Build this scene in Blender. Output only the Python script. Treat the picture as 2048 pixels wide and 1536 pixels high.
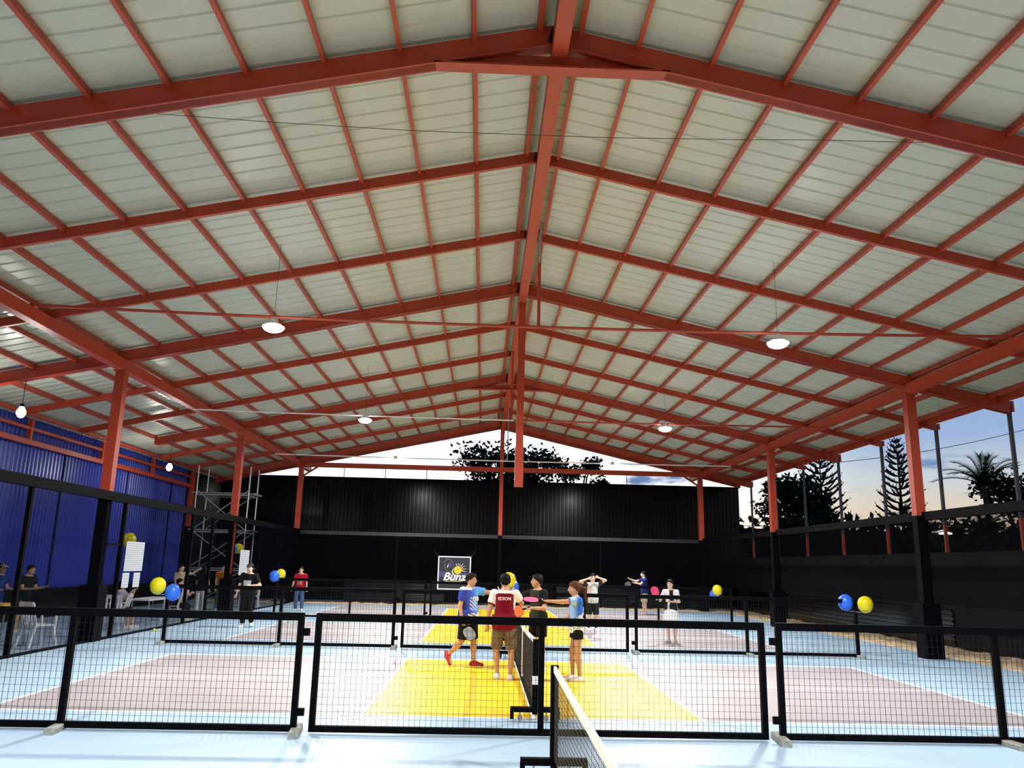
import bpy, bmesh, math, random
import numpy as np
from mathutils import Vector, Matrix
random.seed(7); RNG = np.random.default_rng(7)
for o in list(bpy.data.objects): bpy.data.objects.remove(o)
SC = bpy.context.scene
COL = SC.collection

# ------------------------------------------------------------------ camera
CAM_LOC = Vector((-0.6865, 0.0, 1.8317))
F_PX, TILT, YAW, ROLL = 1607.66, math.radians(12.7428), math.radians(1.7277), math.radians(1.3406)
fw = Vector((math.sin(YAW)*math.cos(TILT), math.cos(YAW)*math.cos(TILT), math.sin(TILT)))
rt = Vector((math.cos(YAW), -math.sin(YAW), 0)); up = rt.cross(fw)
R_ = rt*math.cos(ROLL) + up*math.sin(ROLL); U_ = -rt*math.sin(ROLL) + up*math.cos(ROLL)
cd = bpy.data.cameras.new('camera'); cam = bpy.data.objects.new('camera', cd); COL.objects.link(cam)
cam.matrix_world = Matrix(((R_.x, U_.x, -fw.x, CAM_LOC.x), (R_.y, U_.y, -fw.y, CAM_LOC.y), (R_.z, U_.z, -fw.z, CAM_LOC.z), (0, 0, 0, 1)))
cd.sensor_fit = 'HORIZONTAL'; cd.sensor_width = 36.0; cd.lens = F_PX*36.0/2048.0
cd.clip_start = 0.05; cd.clip_end = 2000
SC.camera = cam

# ------------------------------------------------------------------ view
SC.view_settings.view_transform = 'Standard'; SC.view_settings.look = 'None'
SC.view_settings.gamma = 1.0; SC.view_settings.use_curve_mapping = False
SC.view_settings.exposure = 0.0

# ------------------------------------------------------------------ dusk sky
W = bpy.data.worlds.new('dusk_sky'); SC.world = W; W.use_nodes = True
nt = W.node_tree; nt.nodes.clear(); N = nt.nodes.new; L = nt.links.new
tc = N('ShaderNodeTexCoord'); sep = N('ShaderNodeSeparateXYZ'); L(tc.outputs['Generated'], sep.inputs[0])
ramp = N('ShaderNodeValToRGB'); L(sep.outputs['Z'], ramp.inputs[0])
cr = ramp.color_ramp; cr.elements[0].position = 0.0; cr.elements[0].color = (0.80, 0.52, 0.36, 1)
cr.elements[1].position = 1.0; cr.elements[1].color = (0.10, 0.20, 0.48, 1)
for p_, c_ in ((0.045, (0.90, 0.66, 0.48)), (0.075, (0.86, 0.76, 0.62)), (0.105, (0.70, 0.76, 0.80)), (0.15, (0.40, 0.55, 0.84)), (0.30, (0.24, 0.40, 0.74))):
    e = cr.elements.new(p_); e.color = (*c_, 1)
# brighter where the sun has just set (straight ahead)
glow = N('ShaderNodeVectorMath'); glow.operation = 'DOT_PRODUCT'; L(tc.outputs['Generated'], glow.inputs[0]); glow.inputs[1].default_value = (-0.05, 0.99, 0.12)
gm = N('ShaderNodeMapRange'); L(glow.outputs['Value'], gm.inputs[0]); gm.inputs[1].default_value = 0.87; gm.inputs[2].default_value = 0.985
gm.inputs[3].default_value = 0.0; gm.inputs[4].default_value = 1.0; gm.interpolation_type = 'SMOOTHSTEP'
gmix = N('ShaderNodeMix'); gmix.data_type = 'RGBA'; gmix.blend_type = 'ADD'; gmix.inputs[0].default_value = 1.0
gcol = N('ShaderNodeMix'); gcol.data_type = 'RGBA'; L(gm.outputs[0], gcol.inputs[0]); gcol.inputs[6].default_value = (0, 0, 0, 1); gcol.inputs[7].default_value = (1.1, 1.0, 0.92, 1)
L(ramp.outputs[0], gmix.inputs[6]); L(gcol.outputs[2], gmix.inputs[7])
mp = N('ShaderNodeMapping'); mp.inputs['Scale'].default_value = (5.5, 5.5, 26.0); mp.inputs['Location'].default_value = (0.35, 0.0, 0.4); L(tc.outputs['Generated'], mp.inputs[0])
cn = N('ShaderNodeTexNoise'); cn.inputs['Scale'].default_value = 1.6; cn.inputs['Detail'].default_value = 6; cn.inputs['Roughness'].default_value = 0.5; L(mp.outputs[0], cn.inputs['Vector'])
cmr = N('ShaderNodeMapRange'); L(cn.outputs[0], cmr.inputs[0]); cmr.inputs[1].default_value = 0.60; cmr.inputs[2].default_value = 0.72; cmr.interpolation_type = 'SMOOTHSTEP'
cmx = N('ShaderNodeMix'); cmx.data_type = 'RGBA'; L(cmr.outputs[0], cmx.inputs[0]); L(gmix.outputs[2], cmx.inputs[6]); cmx.inputs[7].default_value = (0.17, 0.29, 0.56, 1)
bg = N('ShaderNodeBackground'); L(cmx.outputs[2], bg.inputs[0]); bg.inputs[1].default_value = 0.85
ow = N('ShaderNodeOutputWorld'); L(bg.outputs[0], ow.inputs[0])
LAMP_W = 680.0      # every high-bay lamp under the ridge
SIDE_LAMP_W = 90.0  # the two bulbs by the blue wall

# ------------------------------------------------------------------ materials
MATS = {}
def mat(name, color, rough=0.6, metal=0.0, var=0.06, scale=6.0, bump=0.0, bscale=60.0, spec=0.5, emit=None, estr=0.0, vcol=False, alpha=None, coord='Object'):
    if name in MATS: return MATS[name]
    m = bpy.data.materials.new(name); m.use_nodes = True; t = m.node_tree; b = t.nodes['Principled BSDF']
    b.inputs['Roughness'].default_value = rough; b.inputs['Metallic'].default_value = metal
    b.inputs['Specular IOR Level'].default_value = spec
    co = t.nodes.new('ShaderNodeTexCoord')
    if vcol:
        at_ = t.nodes.new('ShaderNodeVertexColor'); at_.layer_name = 'pattern'; src = at_.outputs[0]
    else:
        rgb = t.nodes.new('ShaderNodeRGB'); rgb.outputs[0].default_value = (*color, 1); src = rgb.outputs[0]
    if var > 0:
        n = t.nodes.new('ShaderNodeTexNoise'); n.inputs['Scale'].default_value = scale; n.inputs['Detail'].default_value = 5
        t.links.new(co.outputs[coord], n.inputs['Vector'])
        mr = t.nodes.new('ShaderNodeMapRange'); mr.inputs[3].default_value = 1-var; mr.inputs[4].default_value = 1+var; mr.inputs[1].default_value = .3; mr.inputs[2].default_value = .7
        t.links.new(n.outputs[0], mr.inputs[0])
        vm = t.nodes.new('ShaderNodeVectorMath'); vm.operation = 'SCALE'; t.links.new(src, vm.inputs[0]); t.links.new(mr.outputs[0], vm.inputs['Scale']); src = vm.outputs[0]
    t.links.new(src, b.inputs['Base Color'])
    if bump > 0:
        n2 = t.nodes.new('ShaderNodeTexNoise'); n2.inputs['Scale'].default_value = bscale; n2.inputs['Detail'].default_value = 4; t.links.new(co.outputs[coord], n2.inputs['Vector'])
        bp = t.nodes.new('ShaderNodeBump'); bp.inputs['Strength'].default_value = bump; bp.inputs['Distance'].default_value = 0.01
        t.links.new(n2.outputs[0], bp.inputs['Height']); t.links.new(bp.outputs[0], b.inputs['Normal'])
    if emit: b.inputs['Emission Color'].default_value = (*emit, 1); b.inputs['Emission Strength'].default_value = estr
    if alpha is not None:
        tr = t.nodes.new('ShaderNodeBsdfTransparent'); mx = t.nodes.new('ShaderNodeMixShader'); out = t.nodes['Material Output']
        mx.inputs[0].default_value = alpha; t.links.new(tr.outputs[0], mx.inputs[1]); t.links.new(b.outputs[0], mx.inputs[2]); t.links.new(mx.outputs[0], out.inputs[0])
    MATS[name] = m; return m
def srgb(r, g, b):
    f = lambda c: ((c/255)/12.92 if c/255 <= 0.04045 else ((c/255+0.055)/1.055)**2.4)
    return (f(r), f(g), f(b))

M_RED = mat('red_oxide_paint', (0.40, 0.047, 0.016), 0.45, 0, 0.10, 3.0, 0.05, 40)
M_ROOF = mat('white_roof_sheet', (0.48, 0.525, 0.43), 0.34, 0, 0.03, 1.2)
M_BLACK = mat('black_paint', (0.0020, 0.0021, 0.0030), 0.6, 0, 0.2, 4.0, 0.04, 60, spec=0.04)
M_MESH = mat('black_wire', (0.006, 0.006, 0.007), 0.5, 0, 0.0, spec=0.15)
M_FLOOR = mat('light_blue_court_paint', (0.38, 0.53, 0.67), 0.40, 0, 0.06, 0.8, 0.03, 30)
M_GREY = mat('grey_court_paint', (0.37, 0.335, 0.355), 0.42, 0, 0.05, 0.9, 0.03, 30)
M_YEL = mat('yellow_court_paint', (0.90, 0.57, 0.008), 0.42, 0, 0.04, 0.9, 0.03, 30)
M_LINE = mat('white_line_paint', (0.86, 0.86, 0.84), 0.45, 0, 0.04, 4)
M_DIRT = mat('tan_gravel', (0.62, 0.47, 0.29), 0.95, 0, 0.25, 9.0, 0.9, 25)
M_GRASS = mat('dark_grass', (0.035, 0.06, 0.02), 0.9, 0, 0.4, 3.0, 0.5, 30)
M_BLUE = mat('blue_wall_sheet', (0.016, 0.032, 0.30), 0.34, 0, 0.05, 2.0, spec=0.35)
M_DARKS = mat('black_wall_sheet', (0.004, 0.0045, 0.007), 0.20, 0, 0.25, 1.5, spec=0.12)
M_DARKG = mat('glossy_black_sheet', (0.004, 0.0045, 0.007), 0.16, 0, 0.25, 1.5, spec=0.5)
M_DARKW = mat('charcoal_wall', (0.012, 0.0115, 0.012), 0.8, 0, 0.3, 1.0, 0.2, 12, spec=0.1)
M_NETR = mat('black_shade_net', (0.004, 0.004, 0.005), 0.95, 0, 0.0, alpha=0.34, spec=0.0)
M_NETL = mat('black_cage_net', (0.004, 0.004, 0.006), 0.95, 0, 0.0, alpha=0.2, spec=0.0)
M_NET = mat('net_string', (0.018, 0.018, 0.018), 0.7, 0, 0.0)
M_WHITE = mat('white_plastic', (0.78, 0.78, 0.80), 0.4, 0, 0.03)
M_TAPE = mat('white_net_tape', (0.80, 0.76, 0.76), 0.7, 0, 0.05, 10)
M_CONC = mat('raw_concrete', (0.30, 0.30, 0.27), 0.9, 0, 0.2, 18, 0.4, 60)
M_STEEL = mat('galvanised_steel', (0.42, 0.43, 0.45), 0.42, 0.7, 0.12, 10)
M_PLANK = mat('scaffold_plank', (0.16, 0.15, 0.15), 0.8, 0, 0.2, 6)
M_LAMP = mat('lamp_face', (1, 1, 1), 0.5, 0, 0, emit=(1.0, 0.98, 0.95), estr=30.0)
M_LAMPB = mat('lamp_shell', (0.75, 0.75, 0.75), 0.4, 0.1, 0)
M_CABLE = mat('dark_cable', (0.03, 0.03, 0.03), 0.6, 0, 0)
M_SKIN = {}

# ------------------------------------------------------------------ mesh helpers
class MB:
    def __init__(s): s.v = []; s.f = []
    def add(s, vs, fs):
        o = len(s.v); s.v += [tuple(v) for v in vs]; s.f += [tuple(i+o for i in f) for f in fs]; return s
    def box(s, x0, x1, y0, y1, z0, z1):
        return s.add([(x0,y0,z0),(x1,y0,z0),(x1,y1,z0),(x0,y1,z0),(x0,y0,z1),(x1,y0,z1),(x1,y1,z1),(x0,y1,z1)],
                     [(0,3,2,1),(4,5,6,7),(0,1,5,4),(1,2,6,5),(2,3,7,6),(3,0,4,7)])
    def beam(s, a, b, w, h, upv=(0,0,1), ext=0.0):
        a = Vector(a); b = Vector(b); d = (b-a).normalized(); a = a-d*ext; b = b+d*ext
        u = Vector(upv); r = d.cross(u)
        if r.length < 1e-4: r = d.cross(Vector((0,1,0)))
        r.normalize(); u = r.cross(d).normalized()
        vs = []
        for p in (a, b):
            for sx, sy in ((-1,-1),(1,-1),(1,1),(-1,1)): vs.append(p + r*sx*w/2 + u*sy*h/2)
        return s.add(vs, [(0,1,2,3)[::-1],(4,5,6,7),(0,4,5,1)[::-1],(1,5,6,2)[::-1],(2,6,7,3)[::-1],(3,7,4,0)[::-1]])
    def tube(s, pts, rad, n=8, caps=True):
        pts = [Vector(p) for p in pts]; rr = rad if hasattr(rad, '__len__') else [rad]*len(pts); o = len(s.v)
        ref = None
        for i, p in enumerate(pts):
            d = (pts[min(i+1, len(pts)-1)] - pts[max(i-1, 0)]).normalized()
            if ref is None: ref = Vector((0,0,1)) if abs(d.z) < .9 else Vector((1,0,0))
            r = d.cross(ref).normalized(); u = r.cross(d).normalized(); ref = u
            for k in range(n):
                a = 2*math.pi*k/n; s.v.append(tuple(p + (r*math.cos(a) + u*math.sin(a))*rr[i]))
        for i in range(len(pts)-1):
            for k in range(n):
                k2 = (k+1) % n; s.f.append((o+i*n+k, o+i*n+k2, o+(i+1)*n+k2, o+(i+1)*n+k))
        if caps:
            s.f.append(tuple(o+k for k in range(n))[::-1]); e = o+(len(pts)-1)*n; s.f.append(tuple(e+k for k in range(n)))
        return s
    def lathe(s, prof, c=(0,0,0), n=20, axis='z'):
        o = len(s.v); c = Vector(c)
        for r, z in prof:
            for k in range(n):
                a = 2*math.pi*k/n; q = (r*math.cos(a), r*math.sin(a), z) if axis == 'z' else (r*math.cos(a), z, r*math.sin(a))
                s.v.append(tuple(c + Vector(q)))
        for i in range(len(prof)-1):
            for k in range(n):
                k2 = (k+1) % n; s.f.append((o+i*n+k, o+i*n+k2, o+(i+1)*n+k2, o+(i+1)*n+k))
        return s
    def prism(s, poly, fn, d0, d1):
        """poly of 2-D points, fn(u,v,d) -> 3-D"""
        n = len(poly); vs = [fn(u, v, d0) for u, v in poly] + [fn(u, v, d1) for u, v in poly]
        return s.add(vs, [tuple(range(n))[::-1], tuple(range(n, 2*n))] + [(k, (k+1) % n, n+(k+1) % n, n+k) for k in range(n)])
    def mesh(s, name, m=None, smooth=False):
        me = bpy.data.meshes.new(name); me.from_pydata(s.v, [], s.f); me.update()
        if m: me.materials.append(m)
        bm = bmesh.new(); bm.from_mesh(me); bmesh.ops.recalc_face_normals(bm, faces=bm.faces); bm.to_mesh(me); bm.free()
        if smooth: me.polygons.foreach_set('use_smooth', [True]*len(me.polygons))
        return me
    def build(s, name, m, parent=None, smooth=False, loc=None, rot=None):
        return place(name, s.mesh(name, m, smooth), parent, loc, rot)
def place(name, me, parent=None, loc=None, rot=None):
    o = bpy.data.objects.new(name, me); COL.objects.link(o)
    if parent: o.parent = parent
    if loc is not None: o.location = loc
    if rot is not None: o.rotation_euler = rot
    return o
def tag(o, label=None, cat=None, group=None, kind=None):
    if label: o['label'] = label
    if cat: o['category'] = cat
    if group: o['group'] = group
    if kind: o['kind'] = kind
    return o
def empty(name, loc=(0,0,0), rz=0, label=None, cat=None, group=None, kind=None):
    o = bpy.data.objects.new(name, None); COL.objects.link(o); o.location = loc; o.rotation_euler = (0, 0, rz); o.empty_display_size = .1
    return tag(o, label, cat, group, kind)
def copy_tree(o, parent=None):
    c = o.copy(); COL.objects.link(c); c.parent = parent
    for ch in list(o.children): copy_tree(ch, c)
    return c
ORD = ['first', 'second', 'third', 'fourth', 'fifth', 'sixth', 'seventh', 'eighth', 'ninth', 'tenth', 'eleventh', 'twelfth', 'thirteenth', 'fourteenth']

# ------------------------------------------------------------------ layout numbers
XL, XR = -9.35, 9.55            # column lines
Y4, BAY = 18.82, 3.22           # fourth rafter, rafter spacing
RY = lambda i: Y4 + (i-4)*BAY
SL = 0.219                      # roof slope
XTL, XTR = -13.92, 12.05        # roof edges
ZR = 8.65                       # top of the rafters at the ridge
zr = lambda x, z0=ZR: z0 - SL*abs(x)
Y1, PITCH, CW = 10.55, 9.45, 6.10
FAR = 40.8

# ------------------------------------------------------------------ ground, floor and court paint
fl = MB().box(-13.9, 10.05, -6.0, 37.2, -0.25, 0.0).build('floor', M_FLOOR); tag(fl, 'light blue painted sports floor under the red steel roof', kind='structure')
g = MB(); nx, ny = 70, 60
for j in range(ny+1):
    for i in range(nx+1):
        x = -60+i*2.0; y = -30+j*2.6
        g.v.append((x, y, -0.06))
for j in range(ny):
    for i in range(nx): a = j*(nx+1)+i; g.f.append((a, a+1, a+nx+2, a+nx+1))
tag(g.build('ground', M_GRASS), 'dark grassy ground around the covered courts', kind='structure')
def rough_strip(name, x0, x1, y0, y1, m, label, h=0.05):
    b = MB(); nx = max(2, int((x1-x0)/0.22)); ny = max(2, int((y1-y0)/0.22)); 
    nx = min(nx, 160); ny = min(ny, 160)
    for j in range(ny+1):
        for i in range(nx+1):
            ed = i in (0, nx) or j in (0, ny)
            b.v.append((x0+(x1-x0)*i/nx, y0+(y1-y0)*j/ny, -0.05 if ed else -0.045+random.random()*h))
    for j in range(ny):
        for i in range(nx): a = j*(nx+1)+i; b.f.append((a, a+1, a+nx+2, a+nx+1))
    return tag(b.build(name, m), label, kind='structure')
rough_strip('gravel_strip', 10.0, 12.0, 2.0, 40.6, M_DIRT, 'tan gravel strip between the court slab and the dark side wall', 0.07)
rough_strip('gravel_verge', -13.8, 10.1, 37.15, 39.2, M_DIRT, 'tan gravel verge beyond the far end of the court slab', 0.09)

court_names = ['court_surface', 'kitchen_zone', 'court_line']
def slab(x0, x1, y0, y1, z, name, m): return MB().box(x0, x1, y0, y1, 0.0005, z).build(name, m, fl)
for c in range(-1, 3):
    y0 = Y1 + c*PITCH; y1 = y0 + CW
    slab(-6.7, -2.13, y0, y1, 0.003, 'court_surface', M_GREY); slab(2.13, 6.7, y0, y1, 0.003, 'court_surface', M_GREY)
    slab(-2.13, 2.13, y0, y1, 0.003, 'kitchen_zone', M_YEL)
    w = 0.05
    for y in (y0, y1): slab(-6.75, 6.75, y-w/2, y+w/2, 0.005, 'court_line', M_LINE)
    for x in (-6.7, -2.13, 2.13, 6.7): slab(x-w/2, x+w/2, y0, y1, 0.0055, 'court_line', M_LINE)
    for x0, x1 in ((-6.7, -2.13), (2.13, 6.7)): slab(x0, x1, (y0+y1)/2-w/2, (y0+y1)/2+w/2, 0.0052, 'court_line', M_LINE)
    slab(-w/2, w/2, y0, y1, 0.0058, 'court_line', M_LINE)

# ------------------------------------------------------------------ roof: ribbed sheets, each a child of the ceiling
ceil = empty('ceiling', (0, 0, 8.7), kind='structure', label='white ribbed metal roof over the courts')
SHW = BAY/3
def roof_sheet(side):
    xe = XTR if side > 0 else -XTL
    prof = []
    for k in range(3):
        y0 = k*SHW/3; prof += [(y0+0.0, 0.0), (y0+SHW/3-0.075, 0.0), (y0+SHW/3-0.055, 0.022), (y0+SHW/3-0.02, 0.022)]
    prof.append((SHW, 0.0)); b = MB(); n = len(prof)
    for x in (0.06, xe*0.5, xe):
        for y, z in prof: b.v.append((side*x, y, -SL*x + z))
    for j in range(2):
        for i in range(n-1): b.f.append((j*n+i, j*n+i+1, (j+1)*n+i+1, (j+1)*n+i))
    # thickness
    o = len(b.v); b.v += [(x, y, z+0.012) for x, y, z in b.v]; b.f += [tuple(i+o for i in f)[::-1] for f in list(b.f)]
    return b.mesh('roof_sheet', M_ROOF)
for side in (-1, 1):
    me = roof_sheet(side); y = RY(-3)
    while y < 39.9:
        place('roof_sheet', me, ceil, (0, y, 0.025)); y += SHW
cap = MB().prism([(-0.42, -0.092+0.03), (0, 0.03), (0.42, -0.092+0.03), (0.42, -0.07+0.03), (0, 0.06), (-0.42, -0.07+0.03)], lambda u, v, d: (u, d, v), RY(-3), 39.9)
cap.build('ridge_cap', M_ROOF, ceil, loc=(0, 0, 0.05))

# purlins
px_l = [-0.16] + [-1.0-0.945*k for k in range(13)]; px_r = [0.38] + [1.12+0.945*k for k in range(12)]
gname = 'roof purlins running from front to back'
def purlin(x, label):
    b = MB(); z = zr(x)
    s = -SL if x > 0 else SL
    b.beam((x, RY(-3), z-0.005), (x, 39.8, z-0.005), 0.055, 0.12, (-s, 0, 1))
    o = b.build('roof_purlin', M_RED); tag(o, label, 'purlin', gname); return o
for k, x in enumerate(px_l):
    if x > XTL: purlin(x, f'red steel purlin, {ORD[k]} to the left of the ridge beam')
for k, x in enumerate(px_r):
    if x < XTR: purlin(x, f'red steel purlin, {ORD[k]} to the right of the ridge beam')

# rafters and portal frames
def rafter_part(i, side, parent, main):
    d = 0.29 if main else 0.18; w = 0.15 if main else 0.075
    xe = (-XTL-0.57) if side < 0 else XTR
    if main and side < 0: xe = 12.3
    n = Vector((side*SL, 0, 1)).normalized()
    a = Vector((0, RY(i), ZR)) - n*d/2; e = Vector((side*xe, RY(i), zr(xe))) - n*d/2
    b = MB().beam(a, e, w, d, n)
    if main:   # lipped channel: thin flanges at the bottom edge
        b.beam(a-n*(d/2-0.012), e-n*(d/2-0.012), w+0.05, 0.024, n)
    r = b.build('rafter', M_RED, parent)
    if main or side > 0:
        MB().beam(e+n*0.02+Vector((side*0.01,0,0)), e+n*0.02+Vector((side*0.06,0,0)), w+0.06, d*0.9, n).build('end_plate', M_RED, r)
    return r
for i in range(0, 11):
    main = i in (1, 4, 7, 10)
    if main:
        k = (1, 4, 7, 10).index(i)
        lab = ['nearest red portal frame, its rafters crossing the top of the view', 'red portal frame with the nearest columns in view on both sides',
               'red portal frame with the middle columns and a gusset tie plate', 'farthest red portal frame at the gable end with a long tie beam'][k]
        fr = empty('portal_frame', (0, RY(i), 0), 0, lab, 'steel frame', 'portal frames carrying the roof')
    else:
        nth = [0, 2, 3, 5, 6, 8, 9].index(i)
        lab = ['red intermediate rafter pair above and behind the top edge of the view', 'red intermediate rafter pair, first beyond the nearest portal frame', 'red intermediate rafter pair, second beyond the nearest portal frame',
               'red intermediate rafter pair, first beyond the nearest columns in view', 'red intermediate rafter pair, second beyond the nearest columns in view',
               'red intermediate rafter pair, first beyond the frame with the middle columns', 'red intermediate rafter pair, last before the gable end frame'][nth]
        fr = empty('rafter_pair', (0, RY(i), 0), 0, lab, 'rafter', 'intermediate roof rafters')
    for s in (-1, 1):
        r = rafter_part(i, s, fr, main); r.location = (0, -RY(i), 0)
    if i in (1, 7):
        b = MB(); b.box(-1.5, 1.52, -0.10, 0.10, 8.03, 8.055); b.box(-1.15, 1.17, -0.01, 0.012, 8.055, 8.24)
        b.build('gusset_tie', M_RED, fr)
    if main:
        for x, nm in ((XL, 'l'), (XR, 'r')):
            c = MB().box(x-0.11, x+0.11, -0.11, 0.11, 3.2, 6.12).build('column', M_RED, fr)
            MB().box(x-0.112, x+0.112, -0.112, 0.112, 1.2, 3.2).build('painted_shaft', M_BLACK, c)
            MB().box(x-0.21, x+0.21, -0.21, 0.21, 0.0, 1.2).build('padded_base', M_BLACK, c)
            MB().box(x-0.16, x+0.16, -0.14, 0.14, 6.10, 6.125).build('cap_plate', M_RED, c)
        if i == 7:
            MB().box(XL+0.08, XL+0.125, -0.125, -0.08, 1.35, 3.3).build('bare_strip', M_RED, fr)
    if i == 10:
        MB().box(XL+0.1, XR-0.1, -0.08, 0.08, 6.16, 6.38).build('tie_beam', M_RED, fr)
        c = MB().box(-0.02, 0.16, -0.09, 0.09, 3.2, 8.35).build('king_post', M_RED, fr)
        MB().box(-0.022, 0.162, -0.092, 0.092, 0, 3.2).build('painted_shaft', M_BLACK, c)
        for s in (-1, 1):   # small haunch braces
            x = XL if s < 0 else XR
            MB().beam((x-s*0.1, 0, 5.75), (x-s*0.75, 0, 6.18), 0.06, 0.08).build('brace', M_RED, fr)

# barge rafter at the far gable
bg_ = empty('barge_rafter', (0, 39.85, 0), 0, 'red barge rafter pair closing the far gable edge of the roof', 'rafter')
for s in (-1, 1):
    xe = XTR if s > 0 else -XTL; n = Vector((s*SL, 0, 1)).normalized()
    MB().beam(Vector((0, 0, ZR))-n*0.05, Vector((s*xe, 0, zr(xe)))-n*0.05, 0.06, 0.2, n).build('rafter', M_RED, bg_)
tag(MB().box(0.0, 0.20, RY(-3), 39.8, 8.2, 8.44).build('ridge_beam', M_RED), 'long red ridge beam running under the peak of the roof', 'beam')
tag(MB().box(XL-0.1, XL+0.1, RY(-3), 39.8, 6.12, 6.37).build('eave_beam', M_RED), 'red eave beam on top of the columns to the left', 'beam', 'eave beams along the column lines')
tag(MB().box(XR-0.1, XR+0.1, RY(-3), 39.8, 6.12, 6.37).build('eave_beam', M_RED), 'red eave beam on top of the columns to the right', 'beam', 'eave beams along the column lines')
hp = empty('hanging_post', (0.1, 19.05, 0), 0, 'red steel post hanging from the ridge beam, cut off in mid air', 'post')
MB().box(-0.085, 0.085, -0.08, 0.08, 3.68, 8.2).build('shaft', M_RED, hp)
MB().box(-0.10, 0.10, -0.095, 0.095, 3.66, 4.6).build('sleeve', M_RED, hp)

def sag(a, b, d, n=16): 
    a = Vector(a); b = Vector(b); return [a.lerp(b, t/n) - Vector((0, 0, d*4*(t/n)*(1-t/n))) for t in range(n+1)]
def tie(y, z, label, white_l, d=0.18):
    e = empty('tie_rod', (0, y, 0), 0, label, 'tie rod', 'thin tie rods across the hall')
    pts = sag((XL, 0, z), (XR, 0, z), d); k = 8 if white_l else 0
    if white_l:
        MB().tube(pts[:k+1], 0.022, 6).build('galvanised_pipe', M_STEEL if white_l == 1 else M_WHITE, e)
    MB().tube(pts[k:], 0.030, 6).build('red_pipe', M_RED, e); return e
t1 = tie(14.75, 6.42, 'thin red tie rod nearest the camera, hung from the ridge by a strut', 0, 0.12)
MB().box(0.21, 0.27, -0.03, 0.03, 6.3, 8.15).build('hanger_strut', M_RED, t1); MB().tube([(0.24, 0, 7.6), (0.24, 0, 8.3)], 0.04, 8).build('strut_sleeve', M_STEEL, t1)
t2 = tie(23.6, 6.12, 'thin tie rod with a white left half, above the second fence row', 2, 0.06)
MB().box(0.0, 0.06, -0.03, 0.03, 6.08, 8.2).build('hanger_strut', M_RED, t2)
t3 = empty('tie_rod', (0, 33.2, 0), 0, 'thin pale tie rod farthest away, in front of the gable opening', 'tie rod', 'thin tie rods across the hall')
MB().tube(sag((XL, 0, 6.1), (XR, 0, 6.1), 0.04), 0.025, 6).build('pale_pipe', M_WHITE, t3); MB().tube([(0.2, 0, 6.1), (0.2, 0, 8.3)], 0.022, 6).build('hanger_strut', M_STEEL, t3)

# ------------------------------------------------------------------ lamps
def high_bay(x, y, z, ztop, label, power, r=0.19, group='high bay lamps hanging under the roof'):
    e = empty('high_bay_lamp', (x, y, z), 0, label, 'lamp', group)
    MB().lathe([(0.02, 0.20), (0.06, 0.19), (0.075, 0.12), (0.10, 0.075), (r*0.8, 0.06), (r*0.6, 0.055), (0.02, 0.055)], n=24).build('lamp_shell', M_LAMPB, e, True)
    MB().lathe([(0.001, -0.07), (r*0.5, -0.062), (r*0.82, -0.035), (r+0.004, 0.012), (r+0.004, 0.03), (r*0.7, 0.06), (0.001, 0.062)], n=24).build('lamp_face', M_LAMP, e, True)
    MB().tube([(0, 0, 0.2), (0, 0, ztop-z)], 0.004, 5).build('hanging_wire', M_CABLE, e)
    ld = bpy.data.lights.new('lamp_light', 'AREA'); ld.shape = 'DISK'; ld.size = r*2; ld.energy = power; ld.color = (1.0, 0.98, 0.95)
    lo = bpy.data.objects.new('lamp_light', ld); COL.objects.link(lo); lo.parent = e; lo.location = (0, 0, -0.08)
    return e
for (x, y, lab) in ((-4.6, 14.1, 'bright round lamp nearest the camera on the left of the ridge'), (4.62, 14.1, 'bright round lamp nearest the camera on the right of the ridge'),
                    (-4.3, 23.6, 'bright round lamp at middle distance on the left of the ridge'), (4.64, 23.6, 'bright round lamp at middle distance on the right of the ridge'),
                    (-4.4, 33.0, 'small far lamp on the left of the ridge, before the gable end'), (4.54, 33.0, 'small far lamp on the right of the ridge, before the gable end'),
                    (-4.6, 4.65, 'high bay lamp over the court in front of the fence, left of the ridge'), (4.6, 4.65, 'high bay lamp over the court in front of the fence, right of the ridge')):
    high_bay(x, y, 5.92, zr(x)-0.1, lab, LAMP_W)
def bulb(x, y, z, ztop, label):
    e = empty('hanging_bulb', (x, y, z), 0, label, 'lamp', 'bulbs hanging beside the blue wall')
    MB().lathe([(0.001, -0.13), (0.06, -0.11), (0.10, -0.03), (0.10, 0.03), (0.06, 0.10), (0.04, 0.14), (0.001, 0.14)], n=16).build('glass_bulb', M_LAMP, e, True)
    MB().lathe([(0.001, 0.21), (0.045, 0.20), (0.045, 0.13), (0.001, 0.13)], n=12).build('socket', M_BLACK, e)
    MB().tube([(0, 0, 0.2), (0, 0, ztop-z)], 0.008, 5).build('hanging_wire', M_CABLE, e)
    ld = bpy.data.lights.new('bulb_light', 'POINT'); ld.shadow_soft_size = 0.11; ld.energy = SIDE_LAMP_W; ld.color = (1.0, 0.95, 0.88)
    lo = bpy.data.objects.new('bulb_light', ld); COL.objects.link(lo); lo.parent = e; lo.location = (0.0, 0, -0.28)
bulb(-11.55, 18.82, 5.06, zr(11.5)-0.3, 'glowing bulb hanging by the blue wall, nearer to the camera')
bulb(-11.75, 28.48, 4.92, zr(11.7)-0.3, 'glowing bulb hanging by the blue wall, farther along')
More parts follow.
